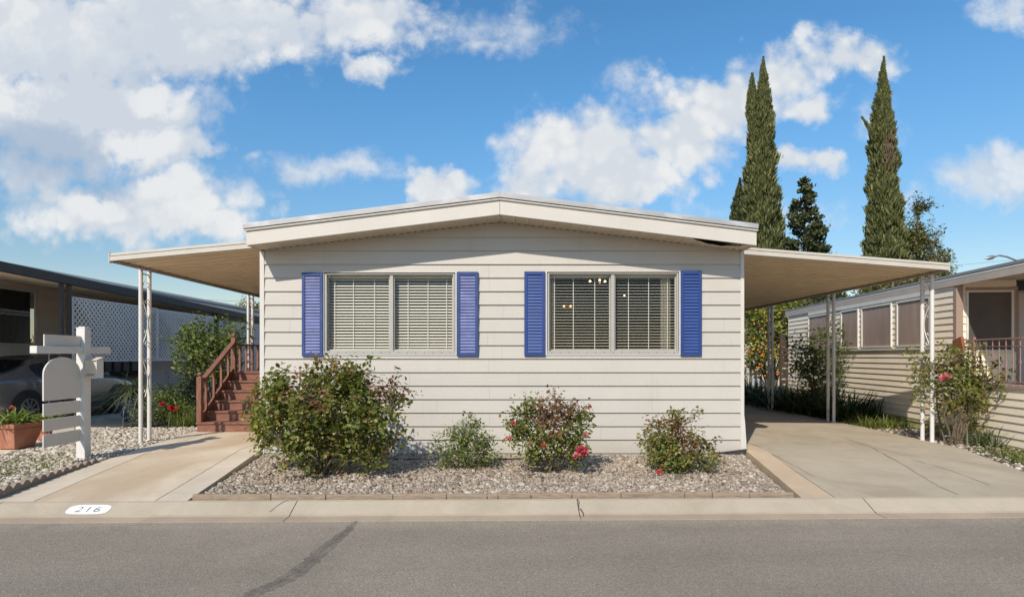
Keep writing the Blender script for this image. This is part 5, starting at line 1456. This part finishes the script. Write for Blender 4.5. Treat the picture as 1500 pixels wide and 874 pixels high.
# ---------------------------------------------------------------- street lamp far right, power lines
M['steel'] = mat('galvanised_steel', (0.30,0.30,0.31), 0.45, 0.08, 4, metal=.6)
LY = 36
def LP(x, y): return P(x, y, LY)
lm = thing('street_lamp', 'tall street lamp with curved arm beyond the right neighbouring home', 'street lamp', (LP(1545,560).x, LY, 0.05))
top = LP(1545, 402)
mb = MB(); mb.tube([(top.x, LY, 0.0), (top.x, LY, 3), (top.x, LY, top.z+.1)], [.12,.1,.07], 10); mb.build('pole', M['steel'], lm, smooth=True)
mb = MB(); mb.tube([(top.x,LY,top.z)]+[LP(x,y) for x, y in ((1520,394.5),(1505,388.5),(1490,382),(1475,376),(1464,374),(1457,376))], .05, 6); mb.build('arm', M['steel'], lm, smooth=True)
mb = MB(); a, b = LP(1458, 375.5), LP(1443, 379)
mb.tube([a, a+(b-a)*.3, a+(b-a)*.7, b], [.05,.13,.12,.03], 8); mb.build('lamp_head', M['steel'], lm, smooth=True)
M['wire'] = mat('black_wire', (0.04,0.04,0.045), .7)
def wire(label, A, B, sag, r=.016):
    pts = [A.lerp(B, i/20)+Vector((0,0,-sag*4*(i/20)*(1-i/20))) for i in range(21)]
    mb = MB(); mb.tube(pts, r, 4); tag(mb.build('power_line', M['wire'], None), label, 'power line', 'power lines')
wire('thin power line above the left neighbouring carport roof', P(-350,395,55), P(560,448,70), .5, .013)
wire('thin power line crossing behind the far right trees', P(1230,398,70), P(1700,352,70), .6, .013)
# ---------------------------------------------------------------- rose bushes and shrubs
M['rose_leaf'] = leaf_mat('rose_leaf', [(0.0,(0.06,0.085,0.016)),(0.3,(0.125,0.155,0.028)),(0.6,(0.20,0.22,0.042)),(0.87,(0.30,0.285,0.07)),(0.95,(0.28,0.16,0.05)),(1.0,(0.18,0.075,0.03))], .42, .40, .5)
M['bronze'] = leaf_mat('bronze_new_leaf', [(0.0,(0.12,0.045,0.025)),(0.5,(0.20,0.09,0.04)),(0.8,(0.20,0.15,0.045)),(1.0,(0.26,0.07,0.045))], .3, .4, .5)
M['small_leaf'] = leaf_mat('small_green_leaf', [(0.0,(0.06,0.10,0.022)),(0.5,(0.14,0.19,0.045)),(1.0,(0.27,0.29,0.09))], .38)
M['yellow_leaf'] = leaf_mat('yellow_green_rose_leaf', [(0.0,(0.07,0.095,0.02)),(0.4,(0.155,0.185,0.04)),(0.75,(0.30,0.29,0.07)),(1.0,(0.30,0.18,0.06))], .4)
M['cane'] = mat('rose_cane', (0.13,0.095,0.06), .8, .3, 12)
M['cane_green'] = mat('green_cane', (0.10,0.10,0.04), .7, .3, 12)
M['red_rose'] = leaf_mat('red_rose_petal', [(0.0,(0.38,0.015,0.05)),(0.6,(0.55,0.04,0.10)),(1.0,(0.62,0.16,0.20))], .25)
M['pink_rose'] = leaf_mat('pink_rose_petal', [(0.0,(0.55,0.10,0.14)),(0.7,(0.68,0.26,0.28)),(1.0,(0.78,0.5,0.48))], .3)
M['coral_rose'] = leaf_mat('coral_rose_petal', [(0.0,(0.55,0.06,0.06)),(1.0,(0.70,0.16,0.12))], .3)

def bl(px_, py_, rx, ry, Y, base, depth=None):
    """ellipsoid from a photo-pixel ellipse at depth Y, relative to base"""
    c = P(px_, py_, Y); s = Y/F
    return (c.x-base[0], Y-base[1], c.z-base[2], rx*s, depth if depth else (rx*s+ry*s)*.45, ry*s)

Yb = 7.45
b0 = ((477-VX)/F*Yb, Yb, .10)
r1 = thing('rose_bush', 'largest rose bush, broad and leafy with bronze tips at the left wall corner', 'rose bush', b0)
B = [bl(431,610,55,54,7.5,b0,.5), bl(491,607,68,58,7.4,b0,.58), bl(541,617,50,50,7.5,b0,.48), bl(409,589,38,40,7.6,b0,.36), bl(491,564,52,34,7.6,b0,.38), bl(516,549,28,22,7.5,b0,.2),
     bl(576,584,24,24,7.6,b0,.22), bl(461,657,58,34,7.35,b0,.45), bl(536,657,40,25,7.4,b0,.35), bl(386,627,28,30,7.7,b0,.3), bl(421,564,30,22,7.6,b0,.2)]
bush(r1, B, 500, 27, .062, M['rose_leaf'], M['cane'], seed=21, canes=13, spread=.085, aspect=.66, top_mat=M['bronze'], top_frac=.10, inner=.12, base_r=.12, cane_r=.014)
mb = MB()
for x, y in ((448,534),(440,538),(463,552),(419,541)):
    c = P(x, y, 7.5); mb.tube([c+Vector((.01,0,-.22)), c+Vector((0,0,-.1)), c], .003, 4); mb.lathe([(.003,-.02),(.018,-.008),(.02,.008),(.004,.02)], c, 8)
mb.build('dry_bud', M['cane'], r1)
b0 = ((681-VX)/F*7.9, 7.9, .10)
r2 = thing('shrub', 'small plain green shrub between the two larger rose bushes', 'shrub', b0)
B = [bl(660,655,28,30,7.9,b0,.28), bl(690,650,26,34,7.9,b0,.28), bl(712,660,22,24,7.9,b0,.22), bl(692,625,13,16,7.9,b0,.12), bl(675,640,20,20,7.9,b0,.2)]
bush(r2, B, 150, 24, .042, M['small_leaf'], M['cane'], seed=23, canes=9, spread=.06, aspect=.5, inner=.15, cane_r=.009)
b0 = ((808-VX)/F*7.7, 7.7, .10)
r3 = thing('rose_bush', 'round rose bush with red and pink blooms between shrub and right-hand rose', 'rose bush', b0)
B = [bl(760,630,20,26,7.7,b0,.22), bl(790,620,42,36,7.7,b0,.4), bl(830,625,38,36,7.7,b0,.38), bl(812,600,45,17,7.7,b0,.3), bl(775,605,20,18,7.7,b0,.2), bl(850,610,17,22,7.75,b0,.2), bl(800,660,38,22,7.65,b0,.32), bl(835,660,30,18,7.65,b0,.28)]
bush(r3, B, 200, 23, .054, M['rose_leaf'], M['cane'], seed=27, canes=9, spread=.075, aspect=.6, top_mat=M['bronze'], top_frac=.30, inner=.3, cane_r=.013, base_r=.05)
for i, (x, y, r, m_) in enumerate([(752,620,.08,'red_rose'),(746,642,.075,'pink_rose'),(776,650,.06,'red_rose'),(796,652,.08,'coral_rose'),(858,637,.08,'pink_rose'),(864,596,.06,'red_rose'),(853,660,.125,'red_rose'),(846,668,.105,'pink_rose')]):
    rose_flower(r3, P(x, y, 7.38), (r*.42 if r < .1 else r*.55), M[m_], 60+i)
b0 = ((990-VX)/F*7.7, 7.7, .10)
r4 = thing('rose_bush', 'lopsided yellowish green rose bush nearest the right corner of the home', 'rose bush', b0)
B = [bl(975,640,27,36,7.75,b0,.32), bl(988,615,22,17,7.75,b0,.2), bl(1000,655,34,26,7.7,b0,.32), bl(965,660,22,26,7.7,b0,.25), bl(1035,655,20,14,7.75,b0,.18), bl(1030,680,24,18,7.6,b0,.22), bl(985,675,30,14,7.6,b0,.25), bl(1010,610,12,10,7.75,b0,.1)]
bush(r4, B, 200, 24, .048, M['yellow_leaf'], M['cane'], seed=31, canes=10, spread=.062, aspect=.6, top_mat=M['bronze'], top_frac=.14, inner=.3, cane_r=.012)
rose_flower(r4, P(966, 691, 7.35), .04, M['coral_rose'], 90)

# right: climbing rose by the carport post, shrub before the windows, clumps
b0 = ((1398-VX)/F*9.75, 9.75, .15)
r5 = thing('rose_bush', 'tall open rose bush with one pink bloom beside the front right carport posts', 'rose bush', b0)
B = [bl(1400,540,40,30,9.75,b0,.4), bl(1425,570,38,34,9.7,b0,.4), bl(1375,560,34,34,9.75,b0,.35), bl(1440,545,30,22,9.7,b0,.25), bl(1345,535,18,18,9.8,b0,.15), bl(1405,595,34,18,9.7,b0,.3), bl(1415,520,25,14,9.75,b0,.2), bl(1425,615,24,22,9.7,b0,.25)]
bush(r5, B, 210, 17, .062, M['yellow_leaf'], M['cane'], seed=37, canes=12, spread=.085, aspect=.6, inner=.3, cane_r=.018, base_r=.10)
rose_flower(r5, P(1385, 553, 9.35), .075, M['pink_rose'], 95)
M['shrub_leaf'] = leaf_mat('glossy_shrub_leaf', [(0.0,(0.045,0.07,0.016)),(0.5,(0.115,0.155,0.035)),(0.85,(0.23,0.255,0.065)),(1.0,(0.32,0.20,0.06))], .38, .4, .5)
b0 = ((1205-VX)/F*14.9, 14.9, .15)
s1 = thing('shrub', 'tall leggy shrub in front of the right neighbouring windows behind the carport posts', 'shrub', b0)
B = [bl(1205,520,30,34,14.9,b0,.5), bl(1190,545,26,40,15,b0,.45), bl(1220,530,20,36,14.8,b0,.4), bl(1210,490,26,16,14.9,b0,.35), bl(1180,520,22,30,15.2,b0,.4), bl(1228,560,12,26,14.8,b0,.2), bl(1195,575,20,20,14.9,b0,.3)]
bush(s1, B, 210, 14, .085, M['shrub_leaf'], M['cane'], seed=41, canes=12, spread=.12, aspect=.55, inner=.2, cane_r=.02, base_r=.3)
# citrus tree
M['citrus_leaf'] = leaf_mat('citrus_leaf', [(0.0,(0.07,0.10,0.016)),(0.45,(0.19,0.22,0.035)),(0.8,(0.38,0.36,0.06)),(1.0,(0.5,0.40,0.08))], .42)
M['orange'] = mat('orange_fruit', (0.75,0.23,0.02), .45, .1, 8)
M['bark'] = mat('grey_bark', (0.13,0.10,0.075), .9, .3, 6, .5, 30)
b0 = ((1128-VX)/F*22, 22, .08)
ct = thing('orange_tree', 'orange tree heavy with ripe fruit behind the white picket fence', 'tree', b0)
B = [bl(1130,470,46,40,22,b0,1.0), bl(1105,500,36,44,22,b0,.9), bl(1150,455,36,28,22.2,b0,.8), bl(1125,520,36,28,21.8,b0,.7), bl(1170,470,18,18,22.2,b0,.4), bl(1100,455,40,24,22,b0,.8)]
bush(ct, B, 420, 16, .135, M['citrus_leaf'], M['bark'], seed=43, canes=9, spread=.2, aspect=.5, inner=.35, cane_r=.05, base_r=.05, name='crown')
fr = random.Random(5)
for i in range(64):
    x, y = fr.gauss(1124, 15), fr.gauss(512, 22)
    c = P(x, y, 20.95+fr.random()*.5)
    if c.z < .9: continue
    mb = MB(); r = .034; mb.lathe([(.004,-r),(r*.7,-r*.7),(r,0),(r*.7,r*.7),(.004,r)], c, 8); mb.build('fruit', M['orange'], ct, smooth=True)

# strappy dark plants in the carport shade: one clump, copied
M['strap_dark'] = leaf_mat('dark_strap_leaf', [(0.0,(0.018,0.035,0.012)),(0.6,(0.04,0.065,0.02)),(1.0,(0.09,0.115,0.04))], .25, .4)
lab = ['front', 'second', 'third', 'fourth', 'fifth', 'sixth', 'seventh', 'eighth']
proto = thing('strappy_plant', 'front clump of dark strappy leaves in the carport shade beside the second posts', 'plant', (7.62, 13.35, .15), 0, 'strappy plants along the carport edge')
strap_plant(proto, (7.62,13.35,.13), 300, 1.0, .03, 51, M['strap_dark'], .22, 1.25, .42)
spots = [(7.62,13.35),(7.66,14.5),(7.5,15.5),(8.05,15.9),(7.5,16.7),(7.55,17.8),(8.3,17.3),(7.6,19.0)]
for i, (x, y) in enumerate(spots[1:], 1):
    o = copy_tree(proto); o.location = (x, y, .13); o.rotation_euler = (0, 0, i*1.9); o.scale = (1.0+.08*(i%3),)*2+(.92+.1*(i%2),)
    o['label'] = f'clump of dark strappy leaves in the carport shade, {lab[i]} from the street'
M['grass_bright'] = leaf_mat('bright_grass_blade', [(0.0,(0.07,0.10,0.02)),(0.5,(0.15,0.19,0.04)),(1.0,(0.28,0.27,0.08))], .35)
def clump(name, label, cat, c, n, L, W, seed, m, spread, up=1.1, bend=.5, group=None):
    t = thing(name, label, cat, c, 0, group); strap_plant(t, (c[0],c[1],c[2]-.02), n, L, W, seed, m, spread, up, bend); return t
clump('grass_clump', 'bright yellow green grass clump at the foot of the right neighbouring wall', 'grass clump', ((1280-VX)/F*12.3, 12.2, .155), 420, .42, .014, 53, M['grass_bright'], .22)
clump('grass_clump', 'small dark upright grass tuft behind the bright clump by the right wall', 'grass clump', ((1262-VX)/F*13.2, 13.2, .155), 200, .62, .012, 54, M['strap_dark'], .2, 1.8, .3)
clump('grass_clump', 'dark fine-leaved clump at the base of the tall right rose', 'grass clump', ((1432-VX)/F*9.75, 9.62, .15), 200, .5, .016, 56, M['grey_grass'], .12, 1.6, .3)
# low weeds
def weeds(name, label, poly, n, L, W, m, seed, z):
    rg = np.random.default_rng(seed); xs = [p[0] for p in poly]; ys = [p[1] for p in poly]; pts = []
    C = np.stack([rg.uniform(min(xs), max(xs), 4000), rg.uniform(min(ys), max(ys), 4000)], 1); C = C[inpoly(C[:,0], C[:,1], poly)]
    cent = C[:max(6, n//26)]
    idx = rg.integers(0, len(cent), n); b = cent[idx]+rg.normal(size=(n,2))*.07
    k_ = inpoly(b[:,0], b[:,1], poly); b = b[k_]; n = len(b)
    base = np.concatenate([b, np.array([[z(x, y)] for x, y in b])], 1)
    d = np.stack([rg.normal(size=n)*.8, rg.normal(size=n)*.8, np.abs(rg.normal(size=n))*.6+.5], 1)
    V, Fc = blades(base, d, L*(.5+rg.random(n)), W*(.6+.8*rg.random(n)), .5, 3, seed)
    return tag(np_obj(name, V, Fc, m, None), label, 'grass', None, 'stuff')
weeds('grass', 'patchy low green weeds at the right edge of the right driveway', [(6.75,sy(6.8,6.7)),(7.05,9.2),(7.7,9.4),(7.75,7.6),(7.6,6.8)], 2600, .09, .010, M['grass_bright'], 61, lambda x, y: .10+.06*max(0,min(1,(y-6.3)/2.5)))
weeds('grass', 'small tufts of grass growing through the pale stones by the sign', [(-5.75,7.5),(-6.0,8.5),(-7.2,8.55),(-7.35,7.1),(-6.4,6.6)], 2400, .10, .009, M['grass_bright'], 62, lambda x, y: .14)
clump('grass_tuft', 'tiny green grass tuft at the front left of the pebble bed', 'grass tuft', ((362-VX)/F*6.45, 6.42, .10), 60, .12, .008, 63, M['grass_bright'], .05, .9, .4)

# left: shrub by the steps, shady plants
b0 = ((300-VX)/F*13.6, 13.7, .15)
ls = thing('shrub', 'spreading sunlit green shrub behind the brown steps and lattice', 'shrub', b0)
B = [bl(300,505,38,28,13.6,b0,.6), bl(325,520,30,36,13.6,b0,.6), bl(275,500,30,14,13.5,b0,.4), bl(335,490,26,17,13.7,b0,.4), bl(300,540,34,22,13.6,b0,.5), bl(290,485,26,12,13.7,b0,.35), bl(255,520,14,8,13.5,b0,.2)]
bush(ls, B, 260, 16, .095, M['small_leaf'], M['bark'], seed=71, canes=12, spread=.13, aspect=.5, inner=.2, cane_r=.025, base_r=.15)
b0 = ((215-VX)/F*12.3, 12.2, .17)
p1_ = thing('shrub', 'feathery grey green low shrub beside the blue pot', 'shrub', b0)
bush(p1_, [bl(212,600,20,20,12.2,b0,.3), bl(205,612,20,12,12.1,b0,.3), bl(232,605,14,16,12.3,b0,.25)], 120, 18, .05, M['grey_grass'], M['cane_green'], seed=73, canes=8, spread=.08, aspect=.22, inner=.1, cane_r=.008)
M['red_petal'] = leaf_mat('red_petal', [(0.0,(0.45,0.008,0.02)),(1.0,(0.62,0.03,0.04))], .2)
b0 = ((252-VX)/F*12.6, 12.6, .17)
p2_ = thing('flowering_plant', 'bushy plant with bright red flower heads in the shady left bed', 'flowering plant', b0)
bush(p2_, [bl(245,590,22,16,12.6,b0,.3), bl(262,600,20,14,12.6,b0,.3), bl(240,605,18,10,12.4,b0,.25)], 90, 15, .07, M['small_leaf'], M['cane_green'], seed=75, canes=7, spread=.09, aspect=.6, inner=.1, cane_r=.008)
for i, (x, y, r) in enumerate([(238,592,.10),(251,597,.12),(259,600,.09)]): rose_flower(p2_, P(x, y, 12.25), r*.55, M['red_petal'], 100+i)
b0 = ((262-VX)/F*13.6, 13.5, .15)
p3_ = thing('shrub', 'dark low shrub in deep shade behind the red flowers', 'shrub', b0)
bush(p3_, [bl(250,578,28,18,13.6,b0,.4), bl(275,585,20,24,13.6,b0,.4), bl(282,560,14,24,13.7,b0,.3)], 150, 15, .075, M['strap_dark'], M['cane'], seed=77, canes=8, spread=.11, aspect=.45, inner=.1)
clump('grass_clump', 'upright dark grass clump just left of the brown steps', 'grass clump', ((272-VX)/F*12.2, 12.1, .16), 150, .55, .014, 79, M['small_leaf'], .1, 2.0, .3)

# ---------------------------------------------------------------- trees
M['cypress'] = leaf_mat('cypress_spray', [(0.0,(0.06,0.078,0.03)),(0.5,(0.13,0.145,0.052)),(0.85,(0.21,0.21,0.08)),(1.0,(0.29,0.265,0.115))], .15, .7, .2)
M['cypress_dead'] = leaf_mat('dead_cypress_spray', [(0.0,(0.16,0.10,0.06)),(1.0,(0.24,0.18,0.13))], .1, .8, .2)
M['dark_conifer'] = leaf_mat('dark_conifer_needles', [(0.0,(0.032,0.046,0.02)),(0.6,(0.07,0.088,0.038)),(1.0,(0.16,0.16,0.07))], .12, .7, .2)
M['tree_leaf'] = leaf_mat('loose_tree_leaf', [(0.0,(0.08,0.095,0.028)),(0.6,(0.16,0.165,0.05)),(1.0,(0.28,0.25,0.09))], .25, .6, .3)

def sprays(pos, dirs, L, W, seed):
    V, Fc = leaves(pos, dirs, L, W, .35, -.12, seed); return V, Fc
def column(root, leaders, n, m, seed, Lr=(.55,.95), dead=None):
    """leaders: list of (list of (px, py, half-width px)), Y)"""
    rg = np.random.default_rng(seed); PP = []; DD = []; WW = []
    for pts, Y, share in leaders:
        pts = sorted(pts, key=lambda p: -p[1]); ys = np.array([p[1] for p in pts], float); xs = np.array([p[0] for p in pts], float); hw = np.array([p[2] for p in pts], float)
        k_ = int(n*share); t = ys.min()+(ys.max()-ys.min())*rg.random(k_*2)
        o = np.argsort(ys); w = np.interp(t, ys[o], hw[o]); keep = rg.random(len(t)) < (w+2.5)/(hw.max()+2.5); t = t[keep]; w = w[keep]; x = np.interp(t, ys[o], xs[o])
        a = rg.uniform(0, 2*math.pi, len(t))
        s = Y/F
        bump = 1+.13*np.sin(a*3+t*.12)+.13*np.sin(t*.31+a*2)*np.sin(t*.11-a*4)+.09*rg.normal(size=len(t))
        cell = rg.uniform(-.20, .24, (200, 11)); bump = bump + cell[(t/7+.8*np.sin(a*3)).astype(int) % 200, (a/.5712).astype(int) % 11]
        r = np.maximum(w-2.5, .4)*s*bump*(.72+.28*rg.random(len(t))**.5)
        cx_ = (x-VX)*s; cz_ = EYE-(t-VY)*s
        p = np.stack([cx_+r*np.cos(a), Y+r*np.sin(a), cz_], 1)
        d = np.stack([np.cos(a)*.42, np.sin(a)*.42, np.full(len(a), 1.0)], 1)+rg.normal(size=(len(a),3))*.22
        PP.append(p); DD.append(d); WW.append(np.clip(w/14, .5, 1))
    p = np.concatenate(PP); d = np.concatenate(DD); L = (Lr[0]+(Lr[1]-Lr[0])*rg.random(len(p)))*np.concatenate(WW)*.85
    return p, d, L
def finish(root, p, d, L, w, m, seed, name='crown'):
    V, Fc = sprays(p-unit(d)*L[:,None]*.45, d, L, w, seed); return np_obj(name, V, Fc, m, root)
YA = 45
tA = thing('cypress_tree', 'tall twin-topped cypress nearest the home, rising behind the right carport', 'tree', ((1115-VX)/F*YA, YA, .05))
p, d, L = column(tA, [([(1118,84,2.5),(1118,110,7),(1117,150,12),(1115,200,17),(1114,260,21),(1115,320,25),(1116,380,27),(1116,440,27),(1116,540,22)], YA, .82), ([(1102,108,3),(1101,130,7),(1100,160,8.5),(1101,188,7),(1105,215,5)], YA-.3, .10)], 36000, None, 81)
finish(tA, p, d, L*.7, .2, M['cypress'], 82)
mb = MB(); tr = P(1116, 0, YA); mb.tube([(tr.x,YA,0),(tr.x,YA,10),(P(1118,84,YA).x,YA,22)], [.35,.22,.03], 8); mb.tube([P(1108,240,YA), P(1104,210,YA), P(1101,180,YA), P(1102,112,YA)], [.12,.1,.08,.02], 6); mb.build('trunk', M['bark'], tA, smooth=True)
YS_ = 47
tS = thing('cypress_tree', 'small dark cypress half hidden at the left flank of the twin-topped cypress', 'tree', ((1083-VX)/F*YS_, YS_, .05))
p, d, L = column(tS, [([(1084,262,2),(1083,290,9),(1082,320,12),(1082,380,14),(1083,520,12)], YS_, 1)], 7000, None, 83, (.5,.8)); finish(tS, p, d, L, .3, M['dark_conifer'], 84)
mb = MB(); mb.tube([(P(1083,0,YS_).x,YS_,0),(P(1083,0,YS_).x,YS_,12)], [.2,.04], 6); mb.build('trunk', M['bark'], tS, smooth=True)
YB_ = 42
tB = thing('cypress_tree', 'tall single cypress with a bent side spray and a brown dead patch', 'tree', ((1296-VX)/F*YB_, YB_, .05))
p, d, L = column(tB, [([(1295,84,2.5),(1293,110,6.5),(1293,150,11),(1292,190,14.5),(1294,230,18),(1293,270,19),(1295,320,22),(1297,370,25),(1297,440,26),(1297,540,22)], YB_, .95), ([(1262,172,1.5),(1268,180,4),(1275,192,5),(1282,206,6)], YB_-.2, .015), ([(1306,195,3),(1309,225,6),(1308,250,5)], YB_-.1, .03)], 36000, None, 85)
sc_ = (p[:,0]/p[:,1]*F+VX); tc_ = VY-(p[:,2]-EYE)/p[:,1]*F
dead = (np.abs(sc_-1303) < 7) & (np.abs(tc_-222) < 24) & (nrg.random(len(p)) < .75)
finish(tB, p[~dead], d[~dead], L[~dead]*.7, .2, M['cypress'], 86); finish(tB, p[dead], d[dead], L[dead]*.7, .2, M['cypress_dead'], 87, 'dead_spray')
mb = MB(); tr = P(1296,0,YB_); mb.tube([(tr.x,YB_,0),(tr.x,YB_,9),(P(1295,84,YB_).x,YB_,20.5)], [.35,.22,.03], 8); mb.tube([P(1290,215,YB_),P(1276,195,YB_),P(1262,172,YB_)], [.08,.05,.02], 5); mb.build('trunk', M['bark'], tB, smooth=True)

def conifer(root, px_, ytop, ybot, hw, Y, n, m, seed, ragged=.5):
    rg = np.random.default_rng(seed); s = Y/F; PP = []; DD = []; mb = MB()
    top = EYE-(ytop-VY)*s; bot = EYE-(ybot-VY)*s; cx_ = (px_-VX)*s; H = top-bot
    mb.tube([(cx_,Y,0),(cx_,Y,bot+H*.4),(cx_,Y,top)], [.28,.16,.02], 8)
    nb = 120
    for i in range(nb):
        f = (i+rg.random())/nb; z = top-H*f**1.05; R_ = hw*s*(f**.85)*(1-ragged*.5+ragged*rg.random())+.15
        a = rg.uniform(0, 2*math.pi); e = np.array([cx_+math.cos(a)*R_, Y+math.sin(a)*R_, z-.05+R_*.18]); b_ = np.array([cx_, Y, z-.1*R_])
        if i % 2 == 0: mb.tube([b_, (b_+e)/2+np.array([0,0,-.08]), e], [.045,.03,.012], 4, cap=False)
        k_ = max(6, int(n/nb*(.3+1.2*f)))
        t = .25+.75*rg.random(k_)**.7
        q = b_+(e-b_)*t[:,None]+rg.normal(size=(k_,3))*np.array([.2,.2,.13])*(.5+f)
        PP.append(q); DD.append(np.tile((e-b_)/np.linalg.norm(e-b_), (k_,1))*.7+rg.normal(size=(k_,3))*.5+np.array([0,0,.35]))
    p = np.concatenate(PP); d = np.concatenate(DD); L = .2+.22*rg.random(len(p))
    finish(root, p, d, L, .42, m, seed); mb.build('trunk', M['bark'], root, smooth=True)
tC = thing('conifer_tree', 'dark pointed conifer standing between the two tall cypresses', 'tree', ((1179-VX)/F*52, 52, .05))
conifer(tC, 1178, 262, 460, 50, 52, 22000, M['dark_conifer'], 88, .32)
# ragged tree right of the single cypress
tD = thing('pine_tree', 'ragged thin-topped tree growing just right of the single cypress', 'tree', ((1348-VX)/F*44, 44, .05))
b0 = ((1348-VX)/F*44, 44, .05)
B = [bl(1347,302,14,11,44,b0,.6), bl(1343,325,8,14,44,b0,.4), bl(1352,350,24,16,44,b0,1.0), bl(1335,365,16,20,44,b0,.9), bl(1370,375,20,14,44,b0,.9), bl(1350,395,40,22,44,b0,1.5), bl(1330,345,8,12,44,b0,.4), bl(1384,385,9,10,44,b0,.5), bl(1340,430,60,30,44,b0,2.0)]
bush(tD, B, 560, 34, .20, M['tree_leaf'], M['bark'], seed=89, canes=7, spread=.30, aspect=.5, inner=.1, cane_r=.12, base_r=.1, name='crown')
mb = MB(); mb.tube([(b0[0],44,0),P(1346,400,44),P(1343,340,44),P(1346,300,44)], [.35,.2,.1,.03], 8); mb.build('trunk', M['bark'], tD, smooth=True)
# broad dark tree under the carport roof line, bushy one behind the right home
b0 = ((1180-VX)/F*38, 38, .05)
tE = thing('conifer_tree', 'broad dark evergreen showing just beneath the right carport roof', 'tree', b0)
bush(tE, [bl(1180,470,46,46,38,b0,1.8), bl(1150,480,36,40,38,b0,1.6), bl(1205,500,30,60,38,b0,1.5)], 300, 26, .26, M['dark_conifer'], M['bark'], seed=91, canes=5, spread=.4, aspect=.4, inner=.3, cane_r=.12, name='crown')
b0 = ((1305-VX)/F*33, 33, .05)
tF = thing('tree', 'bushy green tree rising behind the right neighbouring roof', 'tree', b0)
bush(tF, [bl(1300,430,44,24,33,b0,1.5), bl(1340,420,34,22,33,b0,1.3), bl(1275,440,26,16,33,b0,1.0), bl(1310,470,60,36,33,b0,2.0)], 330, 28, .19, M['tree_leaf'], M['bark'], seed=92, canes=6, spread=.3, aspect=.45, inner=.3, cane_r=.12, name='crown')
# far left: bare tree and two small leafy trees beyond the neighbouring roof
M['autumn_leaf'] = leaf_mat('yellow_green_leaf', [(0.0,(0.10,0.11,0.02)),(1.0,(0.30,0.26,0.05))], .3)
M['rust_leaf'] = leaf_mat('rust_leaf', [(0.0,(0.14,0.08,0.03)),(1.0,(0.28,0.17,0.07))], .3)
def bare(root, c, H, seed, m):
    rr = random.Random(seed); mb = MB()
    def br(p, d, L, r, lv):
        q = p+d*L; mb.tube([p, (p+q)/2+Vector((rr.uniform(-1,1),rr.uniform(-1,1),0))*L*.06, q], [r, r*.8, r*.6], 4, cap=False)
        if lv == 0: return
        for _ in range(3 if lv > 1 else 4):
            nd = (d+Vector((rr.gauss(0,.5), rr.gauss(0,.5), rr.gauss(.1,.3)))).normalized(); br(p+d*L*rr.uniform(.55,1), nd, L*rr.uniform(.55,.8), r*.55, lv-1)
    br(Vector(c), Vector((0,0,1)), H*.36, H*.018, 5); mb.build('trunk', m, root, fix=False)
M['grey_twig'] = mat('grey_twig', (0.20,0.17,0.15), .9, .1, 3)
for i, (x, y, Y, lab_) in enumerate([(346,436,55,'bare grey tree beyond the left neighbouring roof beside the yellow tree'), (284,436,75,'tiny bare treetop poking above the middle of the left neighbouring roof')]):
    c = ((x-VX)/F*Y, Y, .05); t = thing('bare_tree', lab_, 'tree', c); bare(t, c, (EYE-(y-VY)/F*Y)*1.0, 7+i, M['grey_twig'])
for i, (x, y, Y, m_, lab_) in enumerate([(361,450,50,'autumn_leaf','yellow green leafy tree seen between the left awning posts'), (376,452,48,'rust_leaf','rust brown leafy tree beside the house corner beneath the left awning')]):
    b0 = ((x-VX)/F*Y, Y, .05); t = thing('tree', lab_, 'tree', b0)
    bush(t, [bl(x,y,10,12,Y,b0,.7), bl(x+2,y+14,13,16,Y,b0,.8), bl(x,y+40,14,22,Y,b0,.8)], 90, 13, .2, M[m_], M['bark'], seed=95+i, canes=5, spread=.25, aspect=.6, cane_r=.07, name='crown')

# litter under the roses, and the far line of trees that closes the view behind the homes
M['litter'] = leaf_mat('dry_leaf_litter', [(0.0,(0.07,0.045,0.025)),(0.5,(0.16,0.10,0.05)),(1.0,(0.25,0.17,0.08))], .15)
rg = np.random.default_rng(131); pp = []
for (cx_, cy_, sx_, sy_, n_) in ((-2.2,7.35,.75,.4,150),(-.6,7.75,.35,.25,60),(.52,7.6,.4,.3,80),(2.15,7.55,.4,.3,80)):
    pp.append(np.stack([cx_+rg.normal(size=n_)*sx_, cy_+rg.normal(size=n_)*sy_, np.full(n_, .125)+rg.random(n_)*.012], 1))
pp = np.concatenate(pp); pp = pp[(pp[:,1] > 6.45) & (pp[:,1] < 8.9)]
dd = rg.normal(size=(len(pp),3))*np.array([1,1,.25])
V, Fc = leaves(pp, dd, .03+.03*rg.random(len(pp)), .55, .3, .1, 132, hint=np.tile([0,0,1.0],(len(pp),1)))
tag(np_obj('fallen_leaves', V, Fc, M['litter'], None), 'dry brown leaves fallen on the pebbles beneath the rose bushes', 'leaf litter', None, 'stuff')
rg = np.random.default_rng(141); n_ = 26000
x = rg.uniform(-150, 150, n_); hgt = 3.2+1.3*np.sin(x*.11)+1.0*np.sin(x*.37+1)+.7*np.sin(x*.9)
pp = np.stack([x, 118+rg.normal(size=n_)*2.0+4*np.sin(x*.2), hgt*rg.random(n_)**.7], 1)
V, Fc = leaves(pp, rg.normal(size=(n_,3))+np.array([0,0,.4]), .7+.7*rg.random(n_), .6, .3, .1, 142, hint=rg.normal(size=(n_,3))*.5+np.array([0,-.5,.8]))
tag(np_obj('treeline', V, Fc, M['tree_leaf'], None), 'far low line of trees closing the view behind the homes', 'trees', None, 'stuff')
